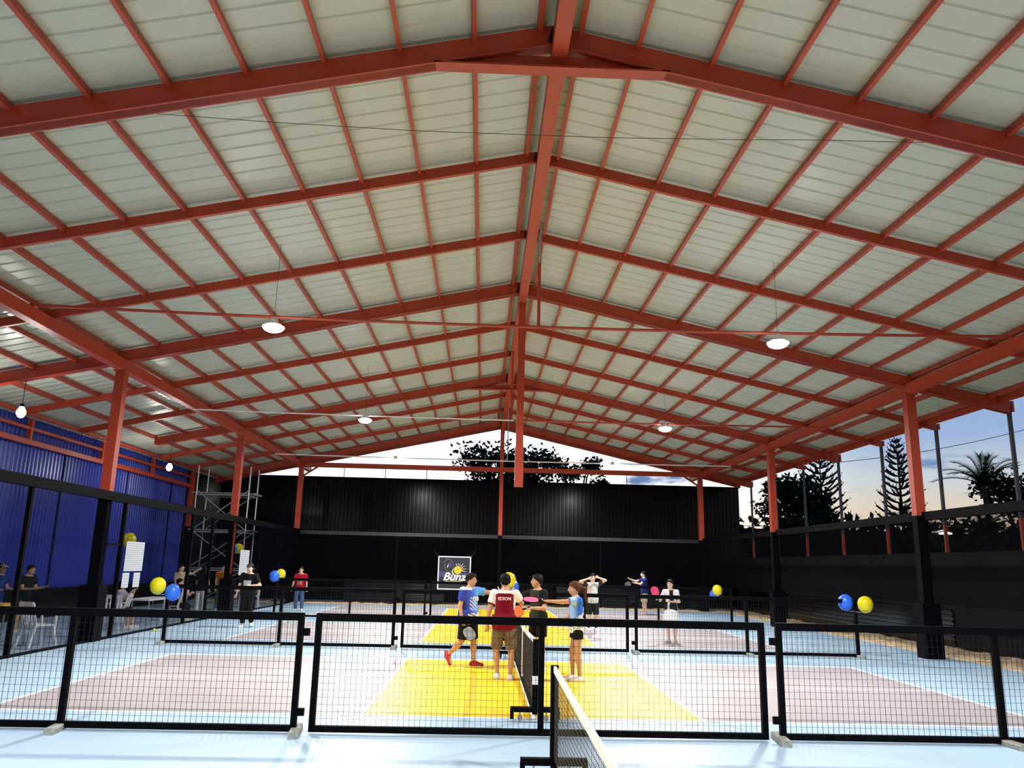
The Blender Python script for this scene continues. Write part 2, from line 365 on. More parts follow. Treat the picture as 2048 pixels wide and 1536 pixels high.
# ------------------------------------------------------------------ walls
def ribbed(width, h, pitch, depth, along='x', vertical=True):
    """sheet in local coords: u along the wall (0..width), z up (0..h), ribs standing towards -v"""
    b = MB(); prof = []
    n = int(round((width if vertical else h)/pitch)); step = (width if vertical else h)/n
    for k in range(n):
        s0 = k*step; prof += [(s0, 0), (s0+step*0.55, 0), (s0+step*0.68, -depth), (s0+step*0.87, -depth)]
    prof.append((width if vertical else h, 0)); m = len(prof)
    for e in (0, 1):
        for s, d in prof:
            u, z = (s, e*h) if vertical else (e*width, s)
            b.v.append((u, d, z) if along == 'x' else (-d, u, z))
    b.f = [(i, i+1, m+i+1, m+i) for i in range(m-1)]
    o = len(b.v); t = 0.012
    b.v += [((x, y+t, z) if along == 'x' else (x-t, y, z)) for x, y, z in b.v]; b.f += [tuple(i+o for i in f)[::-1] for f in list(b.f)]
    return b
# blue wall on the left: sheets stand towards +x
wl = empty('wall_left', (-13.85, 0, 0), kind='structure', label='tall blue ribbed metal wall on the left')
me = ribbed(1.0, 5.66, 0.2, 0.035, 'y').mesh('wall_sheet', M_BLUE)
for k in range(32): place('wall_sheet', me, wl, (0, 4.0+k, 0))
MB().box(0.02, 0.06, 4, 36, 0.0, 0.85).build('dark_skirting', M_DARKW, wl)
for y in (10.0, 14.5, 20.0, 25.5, 30.0, 34.3): MB().box(0.03, 0.07, y-0.03, y+0.03, 0.85, 5.0).build('cover_strip', mat('dark_blue_strip', (0.008, 0.012, 0.10), .5), wl)
gb = empty('wall_girt', (-13.7, 0, 0), 0, 'red steel girts and posts bolted along the top of the blue wall', 'beam')
MB().box(0.0, 0.14, 4, 36.2, 4.86, 5.0).build('lower_girt', M_RED, gb); MB().box(0.02, 0.12, 4, 36.2, 5.28, 5.36).build('upper_girt', M_RED, gb)
for y in (10.0, 16.7, 23.0, 27.4, 31.7, 36.1): MB().box(0.01, 0.13, y-0.06, y+0.06, 5.0, 5.6).build('stub_post', M_RED, gb)
MB().box(0.0, 0.16, 36.0, 36.2, 3.2, 5.6).build('corner_post', M_RED, gb)
MB().box(0.0, 0.16, 36.0, 36.2, 0.0, 3.2).build('painted_post', M_BLACK, gb)
tag(MB().box(-13.42, -13.34, RY(-3), 39.8, zr(13.4)-0.12, zr(13.4)-0.02).build('eave_trim', M_RED), 'red eave trim along the roof edge above the blue wall', 'trim')
tag(MB().box(XTR-0.30, XTR-0.22, RY(-3), 39.8, zr(XTR-.26)-0.10, zr(XTR-.26)+0.05).build('eave_trim', M_RED), 'red eave trim along the open roof edge on the right', 'trim')

# far wall: black vertical sheets above, horizontal sheets at the foot
wf = empty('wall_far', (0, 41.0, 0), kind='structure', label='tall black ribbed metal wall beyond the far end')
me = ribbed(1.0, 6.0, 0.2, 0.035, 'x').mesh('wall_sheet', M_DARKS)
for k in range(27): place('wall_sheet', me, wf, (-14.7+k, 0, 0))
MB().box(-14.7, 12.3, -0.10, -0.04, 5.95, 6.02).build('wall_cap', M_BLACK, wf)
wk = empty('wall_far_foot', (0, 40.0, 0), kind='structure', label='low black horizontally ribbed sheeting at the foot of the far wall')
me2 = ribbed(2.4, 0.95, 0.14, 0.05, 'x', False).mesh('wall_sheet', M_DARKG)
for k, x in enumerate((-7.3, -4.9, 2.9, 5.3, 7.7)): place('wall_sheet', me2, wk, (x, 0.0+0.01*(k % 2), 0))
wr = empty('wall_right', (12.0, 0, 0), kind='structure', label='dark boundary wall beyond the gravel on the right')
MB().box(0.0, 0.18, 4, 41, -0.05, 2.46).build('wall_body', M_DARKW, wr)
me3 = ribbed(2.4, 0.95, 0.14, 0.05, 'y', False)
me3.v = [(-x, y, z) for x, y, z in me3.v]; me3 = me3.mesh('wall_sheet', M_DARKG)
for k in range(5): place('wall_sheet', me3, wr, (-0.03, 22.0+2.4*k, 0))
for k in range(2): place('wall_sheet', me3, wr, (-0.035, 34.2+2.4*k, 0))
# left rear black wall between blue wall and far wall
wq = empty('wall_left_rear', (-13.95, 36.2, 0), kind='structure', label='black ribbed wall closing the rear left corner')
me = ribbed(1.2, 6.0, 0.2, 0.035, 'y').mesh('wall_sheet', M_DARKS)
for k in range(4): place('wall_sheet', me, wq, (0, k*1.2, 0))

# thin posts under the open eave, standing on the boundary wall
for k, i in enumerate((4, 5, 6, 7, 8, 9, 10)):
    o = empty('eave_post', (12.01, RY(i), 2.46))
    MB().box(-0.04, 0.04, -0.035, 0.035, 0.75, zr(12.0)-0.18-2.46).build('upper_shaft', mat('backlit_post_shade', (0.05, 0.05, 0.055), .6), o)  # same red post; its backlit shade is put into this dark colour
    MB().box(-0.042, 0.042, -0.037, 0.037, 0, 0.75).build('lower_shaft', M_RED, o)
    tag(o, f'thin red post on the boundary wall under the right eave, {ORD[k]} from the camera', 'post', 'thin posts under the right eave')

# ------------------------------------------------------------------ cage around the courts: rails and netting
def cage_side(x, ys, netmat, name, label, posts, lowrail):
    e = empty(name, (x, 0, 0), 0, label, 'cage')
    MB().box(-0.06, 0.06, ys[0], ys[1], 3.08, 3.28).build('top_rail', M_BLACK, e)
    if lowrail: MB().box(-0.025, 0.025, ys[0], ys[1], 0.0, 0.05).build('bottom_rail', M_BLACK, e)
    nb = MB()
    nb.box(-0.004, 0.004, ys[0], ys[1], 0.05 if lowrail else 1.2, 3.08)
    nb.build('netting', netmat, e)
    for y in posts: MB().box(-0.04, 0.04, y-0.04, y+0.04, 0.0, 3.08).build('post', M_BLACK, e)
    return e
cl = cage_side(-9.22, (3.0, 38.1), M_NETL, 'side_cage', 'black cage netting with a heavy top rail along the left of the courts', (6.0, 12.6, 15.52, 19.62, 24.2, 26.0, 31.5, 34.8), True)
MB().box(-0.02, 0.02, 18.9, 19.62, 2.08, 2.13).build('door_rail', M_BLACK, cl)
cr_ = cage_side(9.62, (3.0, 38.1), M_NETR, 'side_cage', 'black shade netting with a heavy top rail along the right of the courts', (), False)
ef = empty('end_cage', (0, 38.3, 0), 0, 'black cage netting with a top rail across the far end of the courts', 'cage')
MB().box(XL, XR, -0.05, 0.05, 3.06, 3.22).build('top_rail', mat('dark_grey_rail', (0.016, 0.016, 0.022), 0.4), ef)
MB().box(XL, XR, -0.004, 0.004, 1.0, 3.06).build('netting', mat('far_net', (0.003, 0.003, 0.004), 0.95, 0, 0, alpha=0.5, spec=0.0), ef)
for x in (-4.7, 4.8): MB().box(x-0.04, x+0.04, -0.04, 0.04, 0, 3.06).build('post', M_BLACK, ef)

# ------------------------------------------------------------------ mesh fence panels between the courts
def fence_meshes():
    W2 = 2.53; out = {}
    out['top_rail'] = MB().box(-W2, W2, -0.03, 0.03, 1.18, 1.265).mesh('top_rail', M_BLACK)
    out['bottom_rail'] = MB().box(-W2, W2, -0.03, 0.03, 0.02, 0.085).mesh('bottom_rail', M_BLACK)
    out['post'] = MB().box(-0.032, 0.032, -0.032, 0.032, 0.02, 1.2).mesh('post', M_BLACK)
    out['hinge'] = MB().box(-0.035, 0.035, -0.02, 0.02, -0.04, 0.04).mesh('hinge', M_BLACK)
    b = MB(); w = 0.0019
    n = 84
    for k in range(1, n): x = -W2+2*W2*k/n; b.box(x-w, x+w, -w, w, 0.08, 1.18)
    for k in range(1, 15): z = 0.08+1.1*k/15; b.box(-W2, W2, -w+0.006, w+0.006, z-w*0.7, z+w*0.7)
    out['wire_mesh'] = b.mesh('wire_mesh', M_MESH)
    out['foot'] = MB().prism([(-0.055, 0), (0.055, 0), (0.055, 0.05), (0.045, 0.065), (-0.045, 0.065), (-0.055, 0.05)], lambda u, v, d: (u, d, v), -0.30, 0.24).mesh('foot', M_CONC)
    return out
FM = fence_meshes()
rows = ['front fence row nearest the camera', 'second fence row behind the players', 'third fence row far behind the players']
for r, (y, dx) in enumerate(((9.45, 0.0), (18.62, 0.08), (28.05, 0.10))):
    for c, sidename in ((-1, 'left'), (0, 'middle'), (1, 'right')):
        x = c*5.2+dx
        e = empty('mesh_fence', (x, y, 0), (0.0 if r else 0.0), f'black wire mesh fence panel, {sidename} one of the {rows[r]}', 'fence', 'mesh fence panels between the courts')
        place('top_rail', FM['top_rail'], e); place('bottom_rail', FM['bottom_rail'], e)
        for px in (-2.50, 0.0, 2.50): place('post', FM['post'], e, (px, 0, 0))
        tag(place('wire_mesh', FM['wire_mesh'], e), kind='stuff')
        feet = {-1: (0.0, 2.53), 0: (), 1: (-2.53, 0.0)}[c]
        if r: feet = {-1: (-2.5, 0.0, 2.53), 0: (), 1: (-2.53, 0.0, 2.5)}[c]
        for px in feet: place('foot', FM['foot'], e, (px, 0, -0.004 if 0 else 0.0), (0, 0, 0.12*(-1 if px < 0 else 1) if r == 0 else 0))
        if c:
            for z in (0.22, 1.06): place('hinge', FM['hinge'], e, (-c*2.57, 0, z))

# ------------------------------------------------------------------ portable nets
def court_net(yn, yf, label, wheels=True):
    e = empty('portable_net', (0.0, (yn+yf)/2, 0), 0, label, 'net', 'portable nets on the courts')
    h = (yf-yn)/2
    for s in (-1, 1):
        p = MB().box(-0.035, 0.035, s*h-0.03, s*h+0.03, 0.11, 0.95).build('post', M_BLACK, e)
        if yn > 5: MB().box(-0.037, 0.037, s*h-0.032, s*h+0.032, 0.42, 0.52).build('post_label', M_TAPE, p)
        bb = MB().box(-0.30, 0.30, s*h-0.035, s*h+0.035, 0.10, 0.16)
        for x in (-0.28, 0.28): bb.box(x-0.022, x+0.022, s*h-0.03, s*h+0.03, 0.02, 0.12)
        base = bb.build('base_bar', M_BLACK, e)
        for x in (-0.18, 0.14):
            MB().lathe([(0.001, -0.014), (0.03, -0.014), (0.032, 0), (0.03, 0.014), (0.001, 0.014)], (x, s*h, 0.033), 12, 'y').build('castor', mat('grey_rubber', (0.25, 0.25, 0.24), .7), base)
            MB().tube([(x, s*h, 0.04), (x, s*h, 0.11)], 0.01, 6).build('castor_stem', M_STEEL, base)
    MB().box(-0.03, 0.03, -h, h, 0.07, 0.10).build('ground_bar', M_BLACK, e)
    zt = lambda t: 0.945 - 0.07*(1-abs(t)**1.2)
    n = 40; tp = MB()
    for k in range(n):
        y0 = -h+2*h*k/n; y1 = -h+2*h*(k+1)/n; z0 = zt(y0/h); z1 = zt(y1/h)
        tp.add([(-0.012, y0, z0), (0.012, y0, z0), (0.012, y1, z1), (-0.012, y1, z1), (-0.012, y0, z0-0.055), (0.012, y0, z0-0.055), (0.012, y1, z1-0.055), (-0.012, y1, z1-0.055)],
               [(0,1,2,3), (4,7,6,5), (0,3,7,4), (1,5,6,2), (0,4,5,1), (3,2,6,7)])
    tp.build('tape', M_TAPE, e)
    MB().box(-0.014, 0.014, -0.025, 0.025, 0.1, zt(0)).build('centre_strap', M_TAPE, e)
    b = MB(); w = 0.0014; cnt = int(2*h/0.05)
    for k in range(1, cnt):
        y = -h+2*h*k/cnt; b.box(-w, w, y-w, y+w, 0.16, zt(y/h)-0.05)
    for k in range(16):
        z = 0.16+0.70*k/15
        for q in range(8):
            y0 = -h+2*h*q/8; y1 = -h+2*h*(q+1)/8; s0 = (zt(y0/h)-0.05-0.16)/0.70; s1 = (zt(y1/h)-0.05-0.16)/0.70
            b.beam((0, y0, 0.16+(z-0.16)*s0), (0, y1, 0.16+(z-0.16)*s1), 2*w, 2*w)
    tag(b.build('net_strings', M_NET, e), kind='stuff')
court_net(0.95, 7.75, 'black portable net with white tape at the bottom edge of the view')
court_net(10.42, 16.95, 'black portable net with white tape between the four greeting players')
court_net(10.42+PITCH, 16.95+PITCH, 'black portable net with white tape on the court behind the second fence')
court_net(10.42+2*PITCH, 16.95+2*PITCH, 'black portable net with white tape on the farthest court')

# ------------------------------------------------------------------ banner
M_BAN = mat('banner_navy', (0.010, 0.009, 0.024), 0.5, 0, 0.35, 2.0); M_BANW = mat('banner_white', (0.85, 0.85, 0.86), 0.6, 0, 0)
M_BANY = mat('banner_yellow', (0.62, 0.55, 0.02), 0.6, 0, 0.1, 8); M_BANG = mat('banner_grey', (0.06, 0.065, 0.07), 0.6, 0, 0); M_BANP = mat('banner_purple', (0.05, 0.04, 0.17), 0.6, 0, 0.2, 4)
M_BANK = mat('banner_gold_dark', (0.20, 0.18, 0.02), 0.6, 0, 0); M_BANC = mat('banner_cream', (0.62, 0.58, 0.32), 0.6, 0, 0)
bn = empty('banner', (-2.0, 38.2, 0.70), 0, 'square navy banner with a paddle, a yellow ball and the word Bunz', 'banner')
bw, bh = 1.52, 1.50
MB().box(-bw/2, bw/2, -0.006, 0.006, 0, bh).build('cloth', M_BAN, bn)
fr = MB(); t_ = 0.05
fr.box(-bw/2, bw/2, -0.012, -0.006, 0, t_).box(-bw/2, bw/2, -0.012, -0.006, bh-t_, bh).box(-bw/2, -bw/2+t_, -0.012, -0.006, t_, bh-t_).box(bw/2-t_, bw/2, -0.012, -0.006, t_, bh-t_)
fr.build('white_border', M_BANW, bn)
def flat(poly, d, m, name, parent=bn): return MB().prism(poly, lambda u, v, w: (u, -0.007-w, v), d, d+0.003).build(name, m, parent)
def ell(cx, cz, a, b, n=24, rot=0.0):
    return [(cx+a*math.cos(t)*math.cos(rot)-b*math.sin(t)*math.sin(rot), cz+a*math.cos(t)*math.sin(rot)+b*math.sin(t)*math.cos(rot)) for t in [2*math.pi*k/n for k in range(n)]]
flat([(-0.70, 0.56), (0.70, 0.56), (0.70, 0.80), (0.2, 0.72), (-0.2, 0.72), (-0.70, 0.84)], 0.001, M_BANP, 'purple_band')
flat(ell(-0.25, 1.08, 0.23, 0.33, 28, 0.30), 0.002, M_BANG, 'paddle_rim'); flat(ell(-0.25, 1.08, 0.18, 0.27, 28, 0.30), 0.006, M_BAN, 'paddle_face')
flat(ell(-0.22, 1.10, 0.09, 0.12, 20, 0.2), 0.010, M_BANP, 'paddle_emblem'); flat([(-0.34, 1.00), (-0.30, 1.12), (-0.28, 1.12), (-0.31, 0.98)], 0.014, M_BANW, 'paddle_glint')
for a in (8, 28, 48, 68, 88, 108, 128):
    a_ = math.radians(a-20); c_, s_ = math.cos(a_), math.sin(a_); r0, r1 = 0.19, 0.44 if a < 70 else 0.33; cx, cz = 0.16, 0.90
    flat([(cx+r0*c_-0.02*s_, cz+r0*s_+0.02*c_), (cx+r1*c_, cz+r1*s_), (cx+r0*c_+0.02*s_, cz+r0*s_-0.02*c_)], 0.003, M_BANC, 'ball_streak')
flat(ell(0.06, 0.80, 0.17, 0.17), 0.004, M_BANC, 'ball_trail'); flat(ell(0.10, 0.83, 0.16, 0.16), 0.007, M_BAN, 'ball_shadow'); flat(ell(0.16, 0.88, 0.18, 0.18), 0.010, M_BANY, 'ball')
for (x, z) in ((0.16, 0.90), (0.25, 0.94), (0.08, 0.86), (0.22, 0.80), (0.12, 0.98), (0.16, 0.76)): flat(ell(x, z, 0.022, 0.022, 10), 0.014, M_BANK, 'ball_hole')
def text_mesh(body, size, m, name, parent, loc, rot, shear=0.0, extrude=0.002, bold=0.0, sx=1.0, align='CENTER'):
    c = bpy.data.curves.new(name, 'FONT'); c.body = body; c.size = size; c.extrude = extrude; c.shear = shear; c.bevel_depth = bold; c.bevel_resolution = 0; c.align_x = align; c.space_character = 1.0
    o = bpy.data.objects.new(name, c); COL.objects.link(o); dg = bpy.context.evaluated_depsgraph_get(); me = bpy.data.meshes.new_from_object(o.evaluated_get(dg))
    bpy.data.objects.remove(o); me.materials.clear(); me.materials.append(m)
    t = place(name, me, parent, loc, rot); t.scale = (sx, 1, 1); return t
text_mesh('Bunz', 0.48, M_BANW, 'lettering', bn, (0.0, -0.030, 0.42), (math.pi/2, 0, 0), 0.3, 0.003, 0.014, 1.08)
flat([(-0.42, 0.34), (0.36, 0.34), (0.38, 0.38), (-0.41, 0.38)], 0.003, M_BANC, 'underline')
for x in (-bw/2, bw/2):
    MB().tube([(x, 0, bh-0.02), (x*1.25, 0.05, bh+0.25)], 0.008, 5).build('tie_string', M_CABLE, bn)

# ------------------------------------------------------------------ posters on the left cage
M_PAPER = mat('white_paper', (0.48, 0.49, 0.52), 0.7, 0, 0.02); M_INK = mat('grey_print', (0.25, 0.26, 0.29), 0.7, 0, 0)
def poster(y0, y1, z0, z1, label, rows_, name='wall_chart', cols=1, x=-9.13):
    e = empty(name, (x, y0, z0), 0, label, 'poster', 'paper sheets hung on the cage')
    MB().box(-0.004, 0.004, 0, y1-y0, 0, z1-z0).build('sheet', M_PAPER, e)
    for k in range(1, rows_):
        z = (z1-z0)*k/rows_; MB().box(0.004, 0.0055, 0.03, y1-y0-0.03, z-0.006, z+0.006).build('printed_rule', M_INK, e)
poster(19.72, 20.75, 1.50, 2.19, 'white ruled chart hung on the left cage beside the nearest column', 14)
poster(19.70, 20.06, 1.12, 1.46, 'narrow white sheet under the ruled chart, nearer the camera', 5)
poster(20.32, 20.68, 1.12, 1.46, 'narrow white sheet under the ruled chart, farther from the camera', 5)
poster(28.9, 30.0, 1.30, 2.16, 'white ruled chart on the left cage beyond the middle column', 12)

# ------------------------------------------------------------------ balloons
def balloon(p, col, label, string_to, r=0.165):
    m = mat('balloon_'+col, {'yellow': (0.62, 0.53, 0.0), 'blue': (0.02, 0.13, 0.72)}[col], 0.25, 0, 0)
    e = empty('balloon', p, 0, label, 'balloon', 'yellow and blue balloons tied to the fences')
    MB().lathe([(0.001, r*1.05)]+[(r*math.sin(a), r*1.05*math.cos(a)-(0.02 if a > 2 else 0)) for a in [math.pi*k/14 for k in range(1, 14)]]+[(0.012, -r*1.12), (0.02, -r*1.2), (0.001, -r*1.2)], n=20).build('skin', m, e, True)
    q = Vector(string_to)-Vector(p); MB().tube([(0, 0, -r*1.15), q*0.6+Vector((0, 0, -r*0.5)), q], 0.003, 4).build('string', M_TAPE, e)
for p, c, lab, st in (((-7.76, 18.35, 1.24), 'yellow', 'yellow balloon on the left end of the second fence row', (-7.6, 18.6, 1.05)),
    ((-7.50, 18.55, 1.10), 'blue', 'blue balloon behind the yellow one, left end of the second fence row', (-7.6, 18.6, 0.95)),
    ((7.87, 18.30, 1.18), 'yellow', 'yellow balloon on the right end of the second fence row', (7.75, 18.6, 1.0)),
    ((7.60, 18.70, 1.20), 'blue', 'blue balloon beside the yellow one, right end of the second fence row', (7.75, 18.65, 1.0)),
    ((-0.10, 18.55, 1.52), 'yellow', 'yellow balloon behind the heads of the greeting players', (0.08, 18.62, 1.26)),
    ((-0.02, 18.75, 1.36), 'blue', 'blue balloon under the yellow one behind the greeting players', (0.08, 18.65, 1.26)),
    ((7.29, 27.9, 1.19), 'yellow', 'small yellow balloon on the right end of the farthest fence row', (7.5, 28.0, 1.1)),
    ((7.25, 28.1, 1.05), 'blue', 'small blue balloon under the yellow one at the farthest right', (7.5, 28.05, 1.0)),
    ((-7.63, 27.85, 1.33), 'blue', 'blue balloon beside the player in the red shirt', (-7.5, 28.0, 1.2)),
    ((-7.50, 28.15, 1.38), 'yellow', 'yellow balloon half hidden behind the blue one near the red shirt', (-7.5, 28.05, 1.2)),
    ((-9.42, 20.5, 2.24), 'yellow', 'yellow balloon above the white chart on the left cage', (-9.25, 20.1, 2.1)),
    ((-9.45, 28.95, 2.22), 'blue', 'dark blue balloon above the far white chart', (-9.15, 29.2, 2.1)),
    ((-9.45, 29.7, 2.22), 'yellow', 'yellow balloon above the far white chart', (-9.15, 29.7, 2.1))):
    balloon(p, c, lab, st)

# ------------------------------------------------------------------ scaffold in the rear left
sc_ = empty('scaffold', (-11.1, 33.0, 0), 0, 'grey tube scaffold tower with planks and cross braces beside the blue wall', 'scaffold')
for x in (-1.0, 1.05):
    for y in (-0.6, 0.6): MB().tube([(x, y, 0), (x, y, 5.45)], 0.028, 8).build('standard', M_STEEL, sc_)
for z in (1.45, 2.92, 4.36):
    for k in range(3): MB().box(-1.2, 1.25, -0.58+k*0.4, -0.22+k*0.4, z, z+0.05).build('plank', M_PLANK, sc_)
    for y in (-0.6, 0.6): MB().tube([(-1.0, y, z-0.05), (1.05, y, z-0.05)], 0.022, 6).build('ledger', M_STEEL, sc_)
    for x in (-1.0, 1.05): MB().tube([(x, -0.6, z-0.05), (x, 0.6, z-0.05)], 0.022, 6).build('transom', M_STEEL, sc_)
for z0, z1 in ((0.1, 1.4), (1.5, 2.9), (2.95, 4.5)):
    MB().tube([(-1.0, -0.64, z0), (1.05, -0.64, z1)], 0.018, 6).build('cross_brace', M_STEEL, sc_); MB().tube([(-1.0, -0.68, z1), (1.05, -0.68, z0)], 0.018, 6).build('cross_brace', M_STEEL, sc_)
    MB().tube([(-1.0, 0.64, z0), (1.05, 0.64, z1)], 0.018, 6).build('cross_brace', M_STEEL, sc_)

# ------------------------------------------------------------------ white plastic chairs and tables behind the left cage
def chair_proto():
    e = empty('plastic_chair'); 
    s = MB(); s.box(-0.22, 0.22, -0.21, 0.22, 0.42, 0.445); s.box(-0.23, 0.23, -0.235, -0.20, 0.405, 0.435); s.build('seat', M_WHITE, e)
    b = MB()
    for k in range(5):
        x = -0.17+0.085*k; b.beam((x, 0.20, 0.45), (x*1.05, 0.31, 0.84), 0.045, 0.02, (0, 1, 0))
    b.beam((-0.23, 0.31, 0.85), (0.23, 0.31, 0.85), 0.03, 0.09); b.beam((-0.23, 0.20, 0.44), (-0.235, 0.31, 0.87), 0.05, 0.03, (0, 1, 0)); b.beam((0.23, 0.20, 0.44), (0.235, 0.31, 0.87), 0.05, 0.03, (0, 1, 0))
    b.build('backrest', M_WHITE, e)
    for s_ in (-1, 1):
        MB().beam((s_*0.21, -0.19, 0.43), (s_*0.25, -0.25, 0.0), 0.055, 0.045, (0, 1, 0)).build('leg', M_WHITE, e)
        MB().beam((s_*0.21, 0.20, 0.43), (s_*0.24, 0.30, 0.0), 0.055, 0.045, (0, 1, 0)).build('leg', M_WHITE, e)
        a = MB(); a.beam((s_*0.25, -0.20, 0.64), (s_*0.245, 0.27, 0.66), 0.055, 0.025); a.beam((s_*0.24, -0.2, 0.43), (s_*0.25, -0.19, 0.64), 0.05, 0.03, (0, 1, 0)); a.build('armrest', M_WHITE, e)
    return e
cp = chair_proto()
first = True
for x, y, rz, lab in ((-9.75, 17.5, 2.6, 'white plastic chair at the far left table by the cage'), (-9.85, 20.9, 0.4, 'white plastic chair behind the cage post, beside the seated spectator'),
                      (-10.24, 22.2, -1.4, 'white plastic chair under the spectator in the lavender shirt'), (-9.9, 25.3, -1.6, 'white plastic chair under the spectator in dark clothes'),
                      (-9.75, 33.2, 0.2, 'white plastic chair at the far end of the spectator strip'), (-11.2, 16.6, 1.2, 'white plastic chair partly cut off by the left picture edge')):
    c = cp if first else copy_tree(cp); first = False
    c.location = (x, y, 0); c.rotation_euler = (0, 0, rz); tag(c, lab, 'chair', 'white plastic chairs behind the left cage')
def table(x, y, lx, ly, h, lab, top=M_WHITE):
    e = empty('folding_table', (x, y, 0), 0, lab, 'table', 'tables behind the left cage')
    MB().box(-lx/2, lx/2, -ly/2, ly/2, h-0.045, h).build('table_top', top, e)
    for sx in (-1, 1):
        for sy in (-1, 1): MB().tube([(sx*(lx/2-0.08), sy*(ly/2-0.15), h-0.04), (sx*(lx/2-0.05), sy*(ly/2-0.12), 0)], 0.016, 6).build('leg', M_STEEL, e)
        MB().tube([(sx*(lx/2-0.07), -(ly/2-0.14), h*0.45), (sx*(lx/2-0.07), ly/2-0.14, h*0.45)], 0.012, 6).build('stretcher', M_STEEL, e)
table(-10.45, 17.0, 0.6, 2.0, 0.72, 'cream topped table at the left picture edge carrying a yellow box', mat('cream_top', (0.55, 0.46, 0.36), .5))
table(-10.0, 23.8, 0.6, 1.7, 0.72, 'white folding table between the two seated spectators')
table(-9.9, 31.9, 0.6, 1.6, 0.72, 'white folding table behind the walking player in black')
yb = empty('snack_box', (-10.4, 17.2, 0.72), 0, 'small yellow box on the table at the left picture edge', 'box')
MB().box(-0.16, 0.16, -0.2, 0.2, 0, 0.12).build('carton', mat('yellow_card', (0.75, 0.55, 0.02), .5), yb); MB().box(-0.165, 0.165, -0.205, 0.205, 0.12, 0.14).build('lid', mat('orange_card', (0.7, 0.3, 0.05), .5), yb)
bl = empty('pickleball', (-8.98, 21.6, 0.037), 0, 'small yellow ball lying on the floor along the left cage', 'ball')
MB().lathe([(0.001, -0.037)]+[(0.037*math.sin(a), -0.037*math.cos(a)) for a in [math.pi*k/10 for k in range(1, 10)]]+[(0.001, 0.037)], n=14).build('shell', mat('ball_yellow', (0.6, 0.7, 0.02), .4), bl, True)
bl.location = (-8.98, 21.6, 0.037)

# ------------------------------------------------------------------ trees, palms, wires outside
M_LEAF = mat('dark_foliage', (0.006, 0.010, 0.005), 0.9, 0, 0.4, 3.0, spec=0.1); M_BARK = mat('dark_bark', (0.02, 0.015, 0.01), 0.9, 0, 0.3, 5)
def leaf_quad(b, p, d, w, l):
    d = Vector(d).normalized(); r = d.cross(Vector((random.uniform(-1, 1), random.uniform(-1, 1), random.uniform(-1, 1)))).normalized(); p = Vector(p)
    b.add([p, p+d*l*0.5+r*w*0.5, p+d*l, p+d*l*0.5-r*w*0.5], [(0, 1, 2, 3)])
def norfolk(x, y, h, lab, r0=2.2, base_sparse=0.2):
    e = empty('norfolk_pine', (x, y, -0.06), 0, lab, 'tree', 'trees beyond the boundary wall')
    MB().tube([(0, 0, 0), (0.05, 0, h*0.5), (0, 0, h)], [0.16, 0.09, 0.02], 8).build('trunk', M_BARK, e)
    b = MB(); z = h*0.22
    while z < h*0.985:
        t = z/h; L_ = r0*(1-t)**0.75*(0.8+0.3*random.random())+0.12; nb = 5; a0 = random.random()*6
        for k in range(nb):
            a = a0+2*math.pi*k/nb+random.uniform(-.2, .2); c, s = math.cos(a), math.sin(a); upk = 0.42
            prev = Vector((0, 0, z)); seg = max(3, int(L_/0.16))
            for q in range(1, seg+1):
                tt = q/seg; p = Vector((c*L_*tt, s*L_*tt, z+L_*(upk*tt*tt+0.10*tt)))
                b.tube([prev, p], [0.03+0.03*(tt > .3), 0.06], 4, False)
                if tt > 0.3:
                    for w in range(2): leaf_quad(b, p, (c*0.5+random.uniform(-.6, .6), s*0.5+random.uniform(-.6, .6), 0.5+random.random()*.5), 0.06, 0.26)
                prev = p
        z += 0.62*(1-0.5*t)
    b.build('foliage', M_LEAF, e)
norfolk(24.9, 49.0, 10.15, 'tall slim conifer with upswept branches left of the nearest right column', 2.3)
norfolk(20.6, 50.5, 9.6, 'broad conifer with upswept branches between the two right columns', 3.0)
def broad(x, y, h, r, lab, n=2600, leaf=0.28, zr_=0.5, name='broadleaf_tree', clumps=16, spread=(1, 1)):
    e = empty(name, (x, y, -0.06), 0, lab, 'tree', 'trees beyond the boundary wall')
    tr = MB(); tr.tube([(0, 0, 0), (0.1, 0, h*0.4), (0, 0.1, h*0.7)], [0.2, 0.15, 0.07], 8)
    cs = []
    for k in range(clumps):
        a = random.random()*6.28; rr = r*math.sqrt(random.random())*0.85; z = h*(1-zr_)+(h*zr_)*random.random()*0.85; c = Vector((math.cos(a)*rr*spread[0], math.sin(a)*rr*spread[1], z)); cs.append(c)
        tr.tube([(0, 0, h*0.35), c*0.6+Vector((0, 0, z*0.3)), c], [0.08, 0.05, 0.02], 5)
    tr.build('trunk', M_BARK, e); b = MB()
    for k in range(n):
        c = cs[k % clumps]; v = Vector((random.gauss(0, 1), random.gauss(0, 1), random.gauss(0, .6))); v = v.normalized()*random.random()**0.5*r*0.38
        leaf_quad(b, c+v, (random.uniform(-1, 1), random.uniform(-1, 1), random.uniform(-.6, .6)), leaf*0.55, leaf*(0.7+random.random()*.6))
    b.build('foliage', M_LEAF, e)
broad(0.9, 47.5, 8.75, 3.1, 'broad leafy tree behind the far wall under the gable', 5200, 0.30, 0.36, clumps=24)
broad(4.9, 48.5, 8.3, 1.7, 'leafy branch crown to the right of the broad tree under the gable', 1000, 0.28, 0.18, clumps=6, spread=(1.5, .6))
broad(17.4, 47.0, 8.2, 2.6, 'dense dark tree behind the right column at middle distance', 6500, 0.34, 0.85, clumps=34)
broad(27.5, 46.0, 5.4, 3.2, 'low dense shrub tree right of the slim conifer', 3000, 0.34, 0.7, clumps=20)
broad(29.8, 45.0, 8.3, 2.6, 'dense dark tree beside the palm at the right edge', 5000, 0.34, 0.8, clumps=28)
broad(10.5, 47.5, 6.2, 2.6, 'dark tree behind the right end of the far wall', 3500, 0.3, 0.6, clumps=22)
